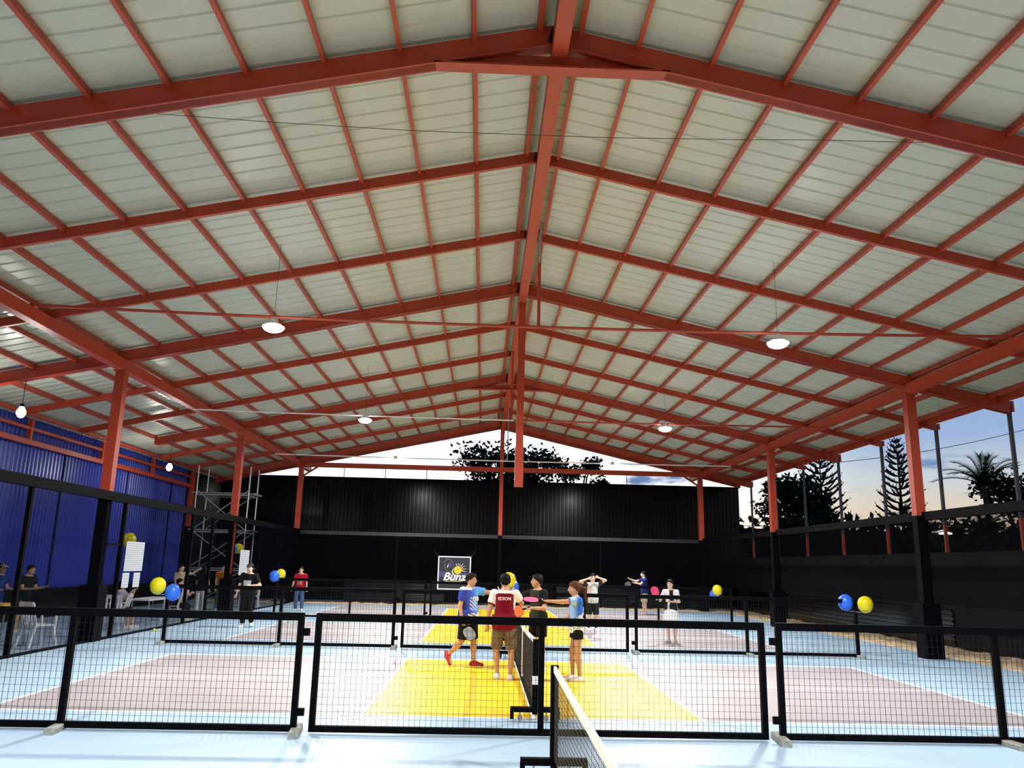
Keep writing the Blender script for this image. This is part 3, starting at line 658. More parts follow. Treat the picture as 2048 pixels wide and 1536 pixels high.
def hedge(x0, x1, y, h, lab, n):
    e = empty('hedge', ((x0+x1)/2, y, -0.06), 0, lab, 'hedge', 'dark hedges outside')
    b = MB(); w = (x1-x0)/2
    for k in range(n): leaf_quad(b, (random.uniform(-w, w), random.uniform(-.8, .8), random.random()**0.7*h*(0.86+0.2*math.sin(k*0.37))), (random.uniform(-1, 1), random.uniform(-1, 1), random.uniform(-.3, 1)), 0.3, 0.6)
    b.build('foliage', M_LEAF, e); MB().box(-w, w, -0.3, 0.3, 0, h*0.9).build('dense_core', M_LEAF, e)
hedge(13.0, 42.0, 43.5, 4.6, 'long dark hedge seen through the right netting', 6500)
hedge(18.0, 42.0, 33.0, 3.2, 'nearer dark hedge behind the boundary wall on the right', 4000)
def palm(x, y, h, lab, nf=14, L_=2.6):
    e = empty('palm_tree', (x, y, -0.06), 0, lab, 'palm', 'palms beyond the boundary wall')
    MB().tube([(0, 0, 0), (0.1, 0, h*0.5), (0, 0, h)], [0.2, 0.16, 0.13], 8).build('trunk', M_BARK, e)
    for k in range(nf):
        a = 2*math.pi*k/nf+random.uniform(-.2, .2); el = random.uniform(0.45, 1.4); c, s = math.cos(a), math.sin(a); b = MB(); prev = Vector((0, 0, h)); pts = [prev]
        for q in range(1, 11):
            t = q/10; p = Vector((c*L_*t*math.cos(el), s*L_*t*math.cos(el), h+L_*(t*math.sin(el)-0.45*t*t))); pts.append(p)
        b.tube(pts, [0.03-0.002*i for i in range(11)], 5)
        for q in range(1, 11):
            d = (pts[q]-pts[q-1]).normalized(); sd = d.cross(Vector((0, 0, 1))).normalized()
            for w in range(3):
                o = pts[q-1].lerp(pts[q], w/3)
                for sg in (-1, 1):
                    b.add([o, o+d*0.05, o+d*0.32+sg*sd*0.52*(1.1-q/14)+Vector((0, 0, 0.12))], [(0, 1, 2)])
        b.build('frond', M_LEAF, e)
palm(27.4, 44.5, 6.9, 'tall palm with spiky fronds at the right edge', 20, 3.1)
palm(24.0, 46.5, 4.6, 'short palm with spiky fronds below the slim conifer', 13, 2.2)
palm(25.6, 42.0, 4.0, 'small palm beside the tall one, right of the nearest column', 12, 2.0)
def wire(pts, d, lab, r=0.018):
    o = MB().tube(sag(pts[0], pts[1], d, 24), r, 5).build('power_line', M_CABLE); tag(o, lab, 'cable', 'overhead power lines')
wire(((12.0, 45.0, 7.6), (36.0, 45.0, 12.0)), 1.1, 'upper overhead power line crossing the sky on the right')
wire(((14.0, 47.0, 4.4), (40.0, 47.0, 7.0)), 0.5, 'lower overhead power line crossing the sky on the right')
st = empty('street_lamp', (23.6, 42.2, -0.06), 0, 'lit street lamp glowing through the right netting', 'lamp')
MB().tube([(0, 0, 0), (0, 0, 4.1)], [0.06, 0.045], 8).build('pole', M_STEEL, st); MB().tube([(0, 0, 4.1), (-0.1, 0, 4.25), (-0.6, 0, 4.15)], 0.03, 6).build('arm', M_STEEL, st)
MB().lathe([(0.001, 0.06), (0.18, 0.06), (0.32, 0.0), (0.30, -0.04), (0.001, -0.05)], (0, 0, 4.08), 14).build('lamp_head', mat('street_glow', (1, 1, 1), .5, 0, 0, emit=(0.9, 0.9, 1.0), estr=25.0), st)
# back garden fence poles above the far wall
for k, (x, z) in enumerate(((-7.9, 6.7), (-5.8, 6.6), (-3.7, 6.55), (3.3, 6.6), (6.6, 6.6))):
    o = MB().tube([(x, 41.3, -0.06), (x, 41.3, z)], 0.02, 5).build('fence_pole', M_CABLE); tag(o, f'thin dark pole sticking up behind the far wall, {ORD[k]} from the left', 'pole', 'thin poles behind the far wall')

# thin sagging cable strung under the nearest roof bay
cpts = [(-5.65, 11.2, 7.49), (-3.51, 11.2, 7.41), (-1.68, 11.2, 7.37), (0.82, 11.2, 7.38), (2.69, 11.2, 7.43), (3.37, 11.2, 7.46), (5.55, 11.2, 7.50)]
e = empty('roof_cable', (0, 9.6, 0), 0, 'thin dark cable strung across the underside of the roof between the first two rafters', 'cable')
MB().tube([(x, 0, z) for x, y, z in cpts], 0.0045, 5).build('cable', M_CABLE, e)
# ------------------------------------------------------------------ people: smooth distance-field bodies meshed with surface nets
def surface_nets(fn, lo, hi, h):
    lo = np.asarray(lo, float); n = np.ceil((np.asarray(hi)-lo)/h).astype(int)+1
    ax = [lo[i]+h*np.arange(n[i]) for i in range(3)]
    # coarse pass first, exact values only in a band round the surface
    q = 4; nc = -(-n//q)+1; axc = [lo[i]+h*q*np.arange(nc[i]) for i in range(3)]
    Vc = fn(np.stack(np.meshgrid(*axc, indexing='ij'), -1).reshape(-1, 3)).reshape(nc)
    V = Vc[np.ix_(*[np.minimum((np.arange(n[i])+q//2)//q, nc[i]-1) for i in range(3)])].copy()
    I3 = np.argwhere(np.abs(V) < h*q*1.35); V[tuple(I3.T)] = fn(lo+h*I3); S = V < 0
    m = n-1; acc = np.zeros((*m, 3)); cnt = np.zeros(m)
    def sl(o): return tuple(slice(o[i], o[i]+m[i]) for i in range(3))
    for a in range(3):
        for u in (0, 1):
            for w in (0, 1):
                o = [0, 0, 0]; o[(a+1) % 3] = u; o[(a+2) % 3] = w; o2 = list(o); o2[a] = 1
                v0 = V[sl(o)]; v1 = V[sl(o2)]; cr_ = S[sl(o)] != S[sl(o2)]
                t = np.where(cr_, v0/np.where(cr_, v0-v1, 1), 0); add = np.zeros((*m, 3)); add[..., a] = t
                add[..., (a+1) % 3] = u; add[..., (a+2) % 3] = w; acc += add*cr_[..., None]; cnt += cr_
    act = cnt > 0; idx = -np.ones(m, int); idx[act] = np.arange(act.sum())
    cells = np.argwhere(act); verts = lo+h*(cells+acc[act]/cnt[act][:, None]); faces = []
    for a in range(3):
        b, c = (a+1) % 3, (a+2) % 3
        s0 = [slice(None)]*3; s1 = [slice(None)]*3; s0[a] = slice(0, -1); s1[a] = slice(1, None)
        d0 = S[tuple(s0)]; d1 = S[tuple(s1)]; e = np.argwhere(d0 != d1)
        if len(e) == 0: continue
        e = e[(e[:, b] > 0) & (e[:, c] > 0) & (e[:, b] < m[b]) & (e[:, c] < m[c])]
        flip = d0[tuple(e.T)]
        def ci(db, dc):
            q = e.copy(); q[:, b] += db; q[:, c] += dc; return idx[tuple(q.T)]
        q = np.stack([ci(-1, -1), ci(0, -1), ci(0, 0), ci(-1, 0)], 1); q[~flip] = q[~flip][:, ::-1]; faces.append(q)
    return verts, np.concatenate(faces)
def smin(a, b, k):
    h = np.maximum(k-np.abs(a-b), 0)/k; return np.minimum(a, b)-h*h*k*0.25
def rcone(P, a, b, ra, rb):
    a = np.asarray(a, float); b = np.asarray(b, float); d = b-a; t = np.clip((P-a)@d/(d@d), 0, 1); return np.linalg.norm(P-a-t[:, None]*d, axis=1)-(ra+(rb-ra)*t)
def ellip(P, c, R, r):
    q = (P-np.asarray(c))@np.asarray(R).T; r = np.asarray(r, float); k0 = np.linalg.norm(q/r, axis=1); k1 = np.linalg.norm(q/(r*r), axis=1); return k0*(k0-1)/np.maximum(k1, 1e-6)
def plane(P, c, n): return (P-np.asarray(c))@np.asarray(n)
def unit(v): v = np.asarray(v, float); return v/np.linalg.norm(v)

def mesh_np(name, v, f, m, colfn=None):
    me = bpy.data.meshes.new(name); me.from_pydata(v.tolist(), [], f.tolist() if hasattr(f, 'tolist') else f); me.update(); me.materials.append(m)
    me.polygons.foreach_set('use_smooth', [True]*len(me.polygons))
    if colfn is not None:
        at_ = me.color_attributes.new('pattern', 'FLOAT_COLOR', 'POINT'); c = np.ones((len(v), 4)); c[:, :3] = colfn(v); at_.data.foreach_set('color', c.ravel())
    return me
SKINS = {'tan': (0.50, 0.27, 0.15), 'fair': (0.66, 0.42, 0.30), 'brown': (0.33, 0.16, 0.085)}
CLOTH = {}
def cloth(name, c): return mat('cloth_'+name, tuple(0.6*q for q in c) if max(c) < 0.03 else c, 0.9, 0, 0.10, 14, 0.15, 90, spec=0.12)
PEOPLE = {}
def person(label, x, y, face, H=1.66, skin='tan', lean=(0, 0), build=1.0, arms=None, legs=None, head=None, hair=((0.012, 0.009, 0.008), 'short'),
           shirt=('black', (0.015, 0.015, 0.017)), shirt_fn=None, sleeve=0.62, shorts=('black', (0.012, 0.012, 0.013)), leglen=0.95, shorts_fn=None, shoes=(0.75, 0.74, 0.72), socks=None,
           skirt=False, cap=None, h=0.016, z0=0.0, sit=False, foot_dir=None, group='people on and beside the courts', hemz=-0.09):
    k = H/1.70; a = math.radians(face); F = np.array([math.sin(a), -math.cos(a), 0]); Lf = np.array([math.cos(a), math.sin(a), 0]); U = np.array([0, 0, 1.0])
    dirv = lambda d, s: unit(F*d[0]+Lf*d[1]*s+U*d[2])
    arms = arms or {}; legs = legs or {}
    aL = arms.get('L', ((0.05, 0.18, -1), (0.25, 0.05, -1))); aR = arms.get('R', ((0.05, 0.18, -1), (0.25, 0.05, -1)))
    lL = legs.get('L', ((0.03, 0.06, -1), (-0.03, 0.02, -1))); lR = legs.get('R', ((0.03, 0.06, -1), (-0.03, 0.02, -1)))
    hip = np.array([0, 0, 0.0]); spine = unit(F*lean[0]+Lf*lean[1]+U)
    side = unit(Lf-spine*(Lf@spine)); fwd = np.cross(side, spine); fwd = fwd if fwd@F > 0 else -fwd
    chest = hip+spine*0.34*k; sh_c = hip+spine*0.475*k; neck = hip+spine*0.53*k
    hf = head or (F[0], F[1], 0.0); hF = unit(hf); hS = unit(np.cross(U, hF)); hU = np.cross(hF, hS)
    hc = neck+spine*0.145*k+F*0.025*k
    J = {}; feet = {}
    for nm, s, ar, lg in (('L', 1, aL, lL), ('R', -1, aR, lR)):
        S_ = sh_c+side*0.175*k*s*build**0.5; e = S_+dirv(ar[0], s)*0.285*k; w = e+dirv(ar[1], s)*0.245*k
        hp_ = hip+side*0.088*k*s-U*0.02*k; kn = hp_+dirv(lg[0], s)*0.415*k; an = kn+dirv(lg[1], s)*0.405*k
        fd = dirv(lg[2], s) if len(lg) > 2 else unit(F+Lf*s*0.25)
        J[nm] = dict(S=S_, E=e, W=w, hd=dirv(ar[2], s) if len(ar) > 2 else dirv(ar[1], s), H=hp_, K=kn, A=an, fd=fd)
    low = min(J[n]['A'][2]-0.075*k+min(0, J[n]['fd'][2])*0.17*k for n in 'LR')
    off = np.array([x, y, z0-low])
    base = empty('person', (x, y, z0), 0, label, 'person', group)
    org = np.array([x, y, z0]); T = np.array([0, 0, -low])
    for n in 'LR':
        for q in ('S', 'E', 'W', 'H', 'K', 'A'): J[n][q] = J[n][q]+T
    hip = hip+T; chest = chest+T; sh_c = sh_c+T; neck = neck+T; hc = hc+T
    R3 = np.stack([side, fwd, spine]); RH = np.stack([hS, hF, hU])
    b = build
    def torso(P, g=0.0):
        d = ellip(P, hip+spine*0.03*k, R3, (0.158*k*b+g, 0.112*k*b+g, 0.13*k+g))
        d = smin(d, ellip(P, hip+spine*0.18*k+fwd*0.008*k, R3, (0.138*k*b+g, 0.10*k*b**1.4+g, 0.17*k+g)), 0.08*k)
        d = smin(d, ellip(P, chest+spine*0.02*k, R3, (0.158*k*b+g, 0.105*k*b+g, 0.17*k+g)), 0.07*k)
        for n in 'LR': d = smin(d, rcone(P, sh_c+spine*0.0, J[n]['S'], 0.072*k+g, 0.058*k+g), 0.06*k)
        return d
    def arm(P, n, g=0.0):
        j = J[n]; d = rcone(P, j['S'], j['E'], 0.053*k*b+g, 0.040*k+g); d = smin(d, rcone(P, j['E'], j['W'], 0.040*k+g, 0.026*k+g), 0.02*k); return d
    def leg(P, n, g=0.0):
        j = J[n]; d = rcone(P, j['H'], j['K'], 0.088*k*b+g, 0.055*k+g)
        mid = j['K']*0.68+j['A']*0.32-unit(np.cross(np.cross(j['A']-j['K'], F), j['A']-j['K'])+1e-9)*0.0
        d = smin(d, rcone(P, j['K'], mid, 0.052*k+g, 0.054*k*b**.5+g), 0.03*k); d = smin(d, rcone(P, mid, j['A'], 0.052*k*b**.5+g, 0.034*k+g), 0.03*k); return d
    def headf(P, g=0.0):
        d = ellip(P, hc+hU*0.015*k, RH, (0.075*k+g, 0.095*k+g, 0.105*k+g))
        d = smin(d, ellip(P, hc+hF*0.028*k-hU*0.055*k, RH, (0.055*k+g, 0.062*k+g, 0.06*k+g)), 0.05*k)
        return d
    def body(P):
        d = torso(P); d = smin(d, rcone(P, neck-spine*0.03*k, hc-hU*0.04*k, 0.056*k, 0.050*k), 0.04*k)
        hd = headf(P)
        hd = smin(hd, rcone(P, hc+hF*0.088*k+hU*0.022*k, hc+hF*0.112*k-hU*0.022*k, 0.008*k, 0.015*k), 0.02*k)
        for s in (-1, 1): hd = smin(hd, ellip(P, hc+hS*s*0.077*k-hF*0.005*k, RH, (0.012*k, 0.02*k, 0.032*k)), 0.012*k)
        d = smin(d, hd, 0.02*k)
        for n in 'LR':
            d = smin(d, arm(P, n), 0.03*k); d = smin(d, leg(P, n), 0.035*k)
            j = J[n]; hdv = j['hd']; sd = unit(np.cross(hdv, F+U*0.35+1e-3)); nn = np.cross(sd, hdv)
            d = smin(d, ellip(P, j['W']+hdv*0.05*k, np.stack([sd, nn, hdv]), (0.036*k, 0.019*k, 0.052*k)), 0.025*k)
            d = smin(d, rcone(P, j['A'], j['A']+j['fd']*0.12*k-U*0.045*k, 0.034*k, 0.026*k), 0.02*k)
        return d
    pts = np.array([J[n][q] for n in 'LR' for q in 'SEWHKA']+[hip, chest, neck, hc]); lo = pts.min(0)-0.24*k; hi = pts.max(0)+0.24*k
    lo[2] = pts[:, 2].min()-0.12*k
    v, f = surface_nets(body, lo, hi, h)
    # fingers: separate tapered chains rooted in the palm
    fb = MB()
    for n in 'LR':
        j = J[n]; hdv = j['hd']; sd = unit(np.cross(hdv, F+U*0.35+1e-3)); nn = np.cross(sd, hdv); pc = j['W']+hdv*0.085*k; crl = 0.55
        for q, L_ in ((-1.5, 0.060), (-0.5, 0.072), (0.5, 0.068), (1.5, 0.052)):
            p0 = pc+sd*q*0.019*k; p1 = p0+(hdv*0.8+nn*0.25)*L_*0.55*k; p2 = p1+(hdv*(0.8-crl)+nn*(0.4+crl*0.6))*L_*0.5*k
            fb.tube([p0-hdv*0.02*k, p0, p1, p2], [0.0095*k, 0.0095*k, 0.0085*k, 0.0065*k], 6)
        p0 = j['W']+hdv*0.03*k+sd*0.028*k; p1 = p0+(sd*0.6+hdv*0.7)*0.036*k; p2 = p1+(hdv*0.8+nn*0.4)*0.03*k; fb.tube([p0, p1, p2], [0.013*k, 0.011*k, 0.008*k], 6)
    o = len(v); vv = np.concatenate([v, np.array(fb.v)]); ff = [tuple(q) for q in f.tolist()]+[tuple(i+o for i in q) for q in fb.f]
    ms = mat('skin_'+skin, SKINS[skin], 0.55, 0, 0.05, 10)
    me = mesh_np('body', vv, ff, ms); bo = place('body', me, base)
    # face
    M_EYE = mat('dark_eye', (0.01, 0.008, 0.007), 0.2, 0, 0); M_LIP = mat('lip', (0.32, 0.10, 0.08), 0.5, 0, 0)
    for s in (-1, 1):
        c = hc+hF*0.086*k+hS*s*0.032*k+hU*0.018*k; eb = MB(); eb.lathe([(0.001, -0.008*k)]+[(0.011*k*math.sin(t), -0.008*k*math.cos(t)) for t in (0.6, 1.2, 1.8, 2.4)]+[(0.001, 0.008*k)], n=8); eo = eb.build('eye', M_EYE, base, True, loc=tuple(c))
        br = MB().tube([hc+hF*0.089*k+hS*s*0.015*k+hU*0.042*k, hc+hF*0.092*k+hS*s*0.032*k+hU*0.047*k, hc+hF*0.076*k+hS*s*0.050*k+hU*0.040*k], [0.003*k, 0.0045*k, 0.003*k], 5); br.build('eyebrow', mat('brow', (0.02, 0.014, 0.01), .9, 0, 0), base)
    MB().tube([hc+hF*0.082*k+hS*0.022*k-hU*0.055*k, hc+hF*0.093*k-hU*0.057*k, hc+hF*0.082*k-hS*0.022*k-hU*0.055*k], [0.003*k, 0.007*k, 0.003*k], 6).build('mouth', M_LIP, base)
    # hair
    hcol, hst = hair; mh = mat('hair_%d' % int(hcol[0]*1000), tuple(0.5*q for q in hcol) if hcol[0] < 0.03 else hcol, 0.6, 0, 0.25, 40, spec=0.12)
    hn = unit(hU*0.80-hF*0.62)
    def hairf(P):
        r_ = P-hc; nz = 0.5*np.sin(r_[:, 0]*95/k+2*np.sin(r_[:, 2]*60/k))+0.5*np.sin(r_[:, 1]*110/k+1.7*np.sin(r_[:, 0]*70/k)+1.0)
        vol = smin(headf(P, 0.015*k), ellip(P, hc+hU*0.058*k-hF*0.012*k, RH, (0.083*k, 0.102*k, 0.078*k)), 0.03*k)-0.005*k*nz
        front = r_@hF; lat = np.abs(r_@hS)
        cut = -(r_@hn)-(0.012+0.010*nz-(0.0 if hst == 'long' else 0.012))*k-0.10*np.maximum(lat-0.045*k, 0)*(front > 0)
        d = np.maximum(vol, cut)
        if hst == 'ponytail':
            t0 = hc-hF*0.10*k+hU*0.05*k; d = smin(d, rcone(P, t0, t0-hF*0.09*k-U*0.06*k, 0.035*k, 0.04*k), 0.03*k); d = smin(d, rcone(P, t0-hF*0.09*k-U*0.06*k, t0-hF*0.10*k-U*0.26*k, 0.042*k, 0.012*k), 0.03*k)
        if hst == 'long':
            t0 = hc-hF*0.05*k
            for s in (-1, 0, 1): d = smin(d, rcone(P, t0+hS*s*0.05*k, t0+hS*s*0.07*k-hF*0.03*k-U*0.24*k, 0.05*k, 0.035*k), 0.04*k)
            d = np.maximum(d, -(headf(P, 0.004*k)))
        return d
    v, f = surface_nets(hairf, hc-0.36*k, hc+0.26*k, h*0.8); place('hair', mesh_np('hair', v, f, mh), base)
    if cap:
        mc = mat('cap_%d' % int(cap[0]*999), cap, 0.8, 0, 0.1, 12)
        def capf(P):
            d = np.maximum(headf(P, 0.022*k), -plane(P, hc+hU*0.045*k, unit(hU-hF*0.15)))
            return np.minimum(d, np.maximum(ellip(P, hc+hF*0.10*k+hU*0.05*k, RH, (0.075*k, 0.10*k, 0.016*k)), -plane(P, hc+hF*0.05*k, hF)))
        v, f = surface_nets(capf, hc-0.26*k, hc+0.26*k, h*0.8); place('cap', mesh_np('cap', v, f, mc), base)
    # shirt
    def shirtf(P):
        d = np.maximum(torso(P, 0.020*k), plane(P, neck-spine*0.005*k, spine)); d = np.maximum(d, -plane(P, hip+spine*hemz*k, spine))
        if hemz < 0: d = smin(d, np.maximum(np.maximum(ellip(P, hip+spine*0.02*k, R3, (0.208*k*b, 0.152*k*b, 0.30*k)), -plane(P, hip+spine*hemz*k, spine)), plane(P, hip+spine*0.12*k, spine)), 0.02*k)
        for n in 'LR':
            j = J[n]; dv = j['E']-j['S']; cut = j['S']+dv*min(sleeve, 1.0)
            if sleeve <= 1.0: d = smin(d, np.maximum(rcone(P, j['S'], j['E'], 0.053*k*b+0.020*k, 0.040*k+0.028*k), plane(P, cut, unit(dv))), 0.02*k)
            else: d = smin(d, arm(P, n, 0.016*k), 0.02*k)
        d = np.maximum(d, -rcone(P, neck-spine*0.01*k, neck+spine*0.1*k, 0.060*k, 0.07*k))
        return d
    v, f = surface_nets(shirtf, lo, hi, h); info = dict(k=k, hip=hip, chest=chest, sh=sh_c, neck=neck, side=side, fwd=fwd, spine=spine, J=J, hc=hc, hF=hF, org=org, base=base)
    mcl = mat('cloth_pattern', (1, 1, 1), 0.9, 0, 0.06, 14, 0.12, 90, spec=0.12, vcol=True) if shirt_fn else cloth(*shirt)
    so = place('shirt', mesh_np('shirt', v, f, mcl, (lambda q: shirt_fn(q, info)) if shirt_fn else None), base)
    # shorts, trousers or skirt
    def shortsf(P):
        d = np.maximum(ellip(P, hip+spine*0.02*k, R3, (0.170*k*b, 0.124*k*b, 0.15*k)), plane(P, hip+spine*0.09*k, spine))
        if skirt:
            bot = hip-U*0.33*k; t = np.clip((hip[2]+0.05*k-P[:, 2])/(0.38*k), 0, 1); rad = (0.16+0.10*t)*k
            q = (P-hip)@R3.T; d2 = np.maximum(np.sqrt(q[:, 0]**2+(q[:, 1]*1.25)**2)-rad, np.maximum(P[:, 2]-hip[2]-0.08*k, bot[2]-P[:, 2])); return smin(d, d2, 0.02*k)
        for n in 'LR':
            j = J[n]; kl = np.linalg.norm(j['K']-j['H'])
            if leglen <= 1.0:
                cut = j['H']+(j['K']-j['H'])*leglen; g = np.maximum(rcone(P, j['H'], j['K'], 0.088*k*b+0.020*k, 0.055*k+0.040*k), plane(P, cut, unit(j['K']-j['H'])))
            else:
                cut = j['K']+(j['A']-j['K'])*min(leglen-1, 0.97); g = smin(rcone(P, j['H'], j['K'], 0.088*k*b+0.018*k, 0.055*k+0.024*k), np.maximum(rcone(P, j['K'], j['A'], 0.055*k+0.024*k, 0.034*k+0.032*k), plane(P, cut, unit(j['A']-j['K']))), 0.03*k)
            d = smin(d, g, 0.025*k)
        return d
    v, f = surface_nets(shortsf, lo, hi, h)
    mcs = mat('cloth_pattern', (1, 1, 1), vcol=True) if shorts_fn else cloth(*shorts)
    place('skirt' if skirt else ('trousers' if leglen > 1 else 'shorts'), mesh_np('shorts', v, f, mcs, (lambda q: shorts_fn(q, info)) if shorts_fn else None), base)
    # shoes and socks
    msh = mat('shoe_%d_%d' % (int(shoes[0]*99), int(shoes[1]*99)), shoes, 0.6, 0, 0.12, 20); msole = mat('shoe_sole', (0.6, 0.6, 0.58), 0.7, 0, 0.05)
    for n in 'LR':
        j = J[n]; A = j['A']; fd = j['fd']; fs = unit(np.cross(U if abs(fd[2]) < .95 else F, fd)); fu = np.cross(fd, fs); heel = A-fd*0.045*k-fu*0.045*k; toe = A+fd*0.165*k-fu*0.052*k; solep = A-fu*0.076*k
        def shoef(P, g=0.0):
            d = rcone(P, heel, heel+fd*0.1*k, 0.046*k, 0.048*k); d = smin(d, rcone(P, heel+fd*0.1*k, toe, 0.050*k, 0.038*k), 0.03*k)
            d = smin(d, rcone(P, A+fu*0.0*k, A-fu*0.05*k+fd*0.02*k, 0.046*k, 0.052*k), 0.03*k); d = np.maximum(d, plane(P, A+fu*0.022*k, unit(fu-fd*0.25)))
            return np.maximum(d, -plane(P, solep, fu))
        v, f = surface_nets(shoef, np.minimum(heel, toe)-0.1*k, np.maximum(np.maximum(heel, toe), A)+0.1*k, h*0.7); s_ = place('shoe', mesh_np('shoe', v, f, msh), base)
        sb = MB(); ol = [solep-fd*0.088*k-fs*0.026*k, solep+fd*0.06*k-fs*0.046*k, solep+fd*0.17*k-fs*0.030*k, solep+fd*0.198*k, solep+fd*0.17*k+fs*0.030*k, solep+fd*0.06*k+fs*0.046*k, solep-fd*0.088*k+fs*0.026*k]
        nn_ = len(ol); sb.add([q+fu*0.018*k for q in ol]+[q+fu*0.001 for q in ol], [tuple(range(nn_)), tuple(range(nn_, 2*nn_))[::-1]]+[(i, nn_+i, nn_+(i+1) % nn_, (i+1) % nn_) for i in range(nn_)]); sb.build('sole', msole, s_)
        if socks:
            top = A+(j['K']-A)*socks[1]
            v, f = surface_nets(lambda P: np.maximum(leg(P, n, 0.006*k), plane(P, top, unit(j['K']-A))), np.minimum(A, top)-0.1, np.maximum(A, top)+0.1, h*0.8); place('sock', mesh_np('sock', v, f, cloth('sock%d' % int(socks[0][0]*99), socks[0])), base)
    return info

def paddle(p, d, n, col, label, held=True, r=(0.10, 0.125)):
    """p grip end, d direction of the handle towards the head, n face normal"""
    d = Vector(d).normalized(); n = Vector(n); s = d.cross(n).normalized(); n = s.cross(d).normalized()
    e = empty('paddle', p, 0, label, 'paddle', 'pickleball paddles in the hands of players')
    c = d*(0.13+r[1]); k = 22
    def oval(a, b): return [(a*math.copysign(abs(math.cos(t))**0.75, math.cos(t)), b*math.copysign(abs(math.sin(t))**0.75, math.sin(t))) for t in [2*math.pi*q/k for q in range(k)]]
    fn = lambda u, v, w: tuple(c+s*u+d*v+n*w)
    MB().prism(oval(*r), fn, -0.007, 0.007).build('face', mat('paddle_%d_%d' % (int(col[0]*99), int(col[1]*99)), col, 0.5, 0, 0.15, 8), e)
    MB().prism(oval(r[0]+0.006, r[1]+0.006), fn, -0.0055, 0.0055).build('edge_guard', M_BLACK, e)
    MB().tube([Vector((0, 0, 0))-d*0.01, d*0.14], [0.017, 0.014], 8).build('grip', M_BLACK, e)
    return e
def hold(info, n, d, nrm, col, label):
    j = info['J'][n]; p = info['org']+j['W']+j['hd']*0.085*info['k']; dv = unit(d); return paddle(tuple(p-dv*0.04), d, nrm, col, label)

NAVY = np.array((0.035, 0.06, 0.33)); SKY = np.array((0.13, 0.36, 0.74)); WHT = np.array((0.74, 0.74, 0.74)); BLK = np.array((0.015, 0.015, 0.02))
def blue_shirt(q, I):
    r = q-I['hip']; s = r@I['side']; z = r@I['spine']; f = r@I['fwd']; c = np.tile(NAVY*1.2, (len(q), 1)); k = I['k']
    t = np.clip((s/k+0.10)/0.22, 0, 1)[:, None]; c = (NAVY*1.5)*(1-t)+SKY*t
    st = (np.sin((z*1.0+s*0.75)/k*95) > 0.25) & (s > -0.12*k) & (s < 0.06*k) & (z > 0.12*k) & (z < 0.36*k) & (f > 0); c[st] = WHT*0.75+SKY*0.25
    lo_ = z < 0.07*k; c[lo_] = WHT*0.9
    bs = lo_ & (np.sin((z+s*0.35)/k*110) > 0.35) & (s < 0.05*k); c[bs] = BLK*2
    sl = s < -0.165*k; c[sl] = NAVY; sr = s > 0.165*k; c[sr] = SKY*1.1
    top = (z > 0.50*k) & (np.abs(s) > 0.05*k) & (s < 0); c[top] = WHT
    return c
MAROON = np.array((0.17, 0.006, 0.018))
def maroon_shirt(q, I):
    r = q-I['hip']; s = np.abs(r@I['side']); z = r@I['spine']; k = I['k']; c = np.tile(MAROON, (len(q), 1))
    w = ((s > 0.155*k) & (z > 0.22*k)) | (z > 0.485*k) | (z+s*0.55 > 0.545*k); c[w] = np.array((0.80, 0.76, 0.76))
    for n in 'LR':
        j = I['J'][n]; dv = j['E']-j['S']; t = (q-j['S'])@dv/(dv@dv); d = np.linalg.norm(q-j['S']-t[:, None]*dv, axis=1); cuff = (t > 0.56) & (d < 0.09) ; c[cuff] = MAROON
    return c
def girl_shirt(q, I):
    r = q-I['hip']; s = r@I['side']; z = r@I['spine']; f = r@I['fwd']; k = I['k']; c = np.tile(np.array((0.03, 0.13, 0.52)), (len(q), 1))
    t = np.clip((f/k+0.02)/0.1, 0, 1)[:, None]; c = c*(1-t)+np.array((0.25, 0.45, 0.78))*t
    lo_ = (z+f*0.5) < 0.20*k; c[lo_] = WHT*0.92
    st = lo_ & (np.sin(z/k*150+np.sin(f*40)*1.5) > 0.80) & (z > -0.02); c[st] = BLK*4
    for n in 'LR':
        j = I['J'][n]; dv = j['E']-j['S']; t = (q-j['S'])@dv/(dv@dv); d = np.linalg.norm(q-j['S']-t[:, None]*dv, axis=1); sl = (t > 0.12) & (d < 0.085); c[sl] = np.array((0.34, 0.52, 0.82))
        cu = (t > 0.5) & (d < 0.085); c[cu] = np.array((0.16, 0.10, 0.45))
    return c
def dark_shirt(q, I):
    r = q-I['hip']; z = r@I['spine']; f = r@I['fwd']; k = I['k']; s = r@I['side']; c = np.tile(np.array((0.035, 0.033, 0.026)), (len(q), 1)); c[np.abs(s) > 0.15*k] = np.array((0.012, 0.012, 0.013)); return c
def tee_print(q, I):
    r = q-I['hip']; z = r@I['spine']; f = r@I['fwd']; s = r@I['side']; k = I['k']; c = np.tile(np.array((0.010, 0.010, 0.012)), (len(q), 1))
    p = (f > 0) & (np.abs(s-0.0) < 0.105*k) & (z > 0.19*k) & (z < 0.34*k); c[p] = np.array((0.5, 0.5, 0.52)); return c
def red_shirt(q, I):
    r = q-I['hip']; z = r@I['spine']; f = r@I['fwd']; s = r@I['side']; k = I['k']; c = np.tile(np.array((0.42, 0.008, 0.03)), (len(q), 1))
    p = (f > 0) & (np.abs(s) < 0.10*k) & (np.abs((s/k) % 0.05-0.025) < 0.010) & (z > 0.12*k) & (z < 0.28*k); c[p] = np.array((0.55, 0.30, 0.18)); return c
def white_blk(q, I):
    r = q-I['hip']; z = r@I['spine']; f = r@I['fwd']; s = r@I['side']; k = I['k']; c = np.tile(WHT*0.95, (len(q), 1)); p = ((s > 0.0) & (s < 0.11*k) & (z > -0.1*k)) | ((np.abs(s) > 0.06*k) & (z < 0.2*k) & (f > 0)); c[p] = BLK; return c
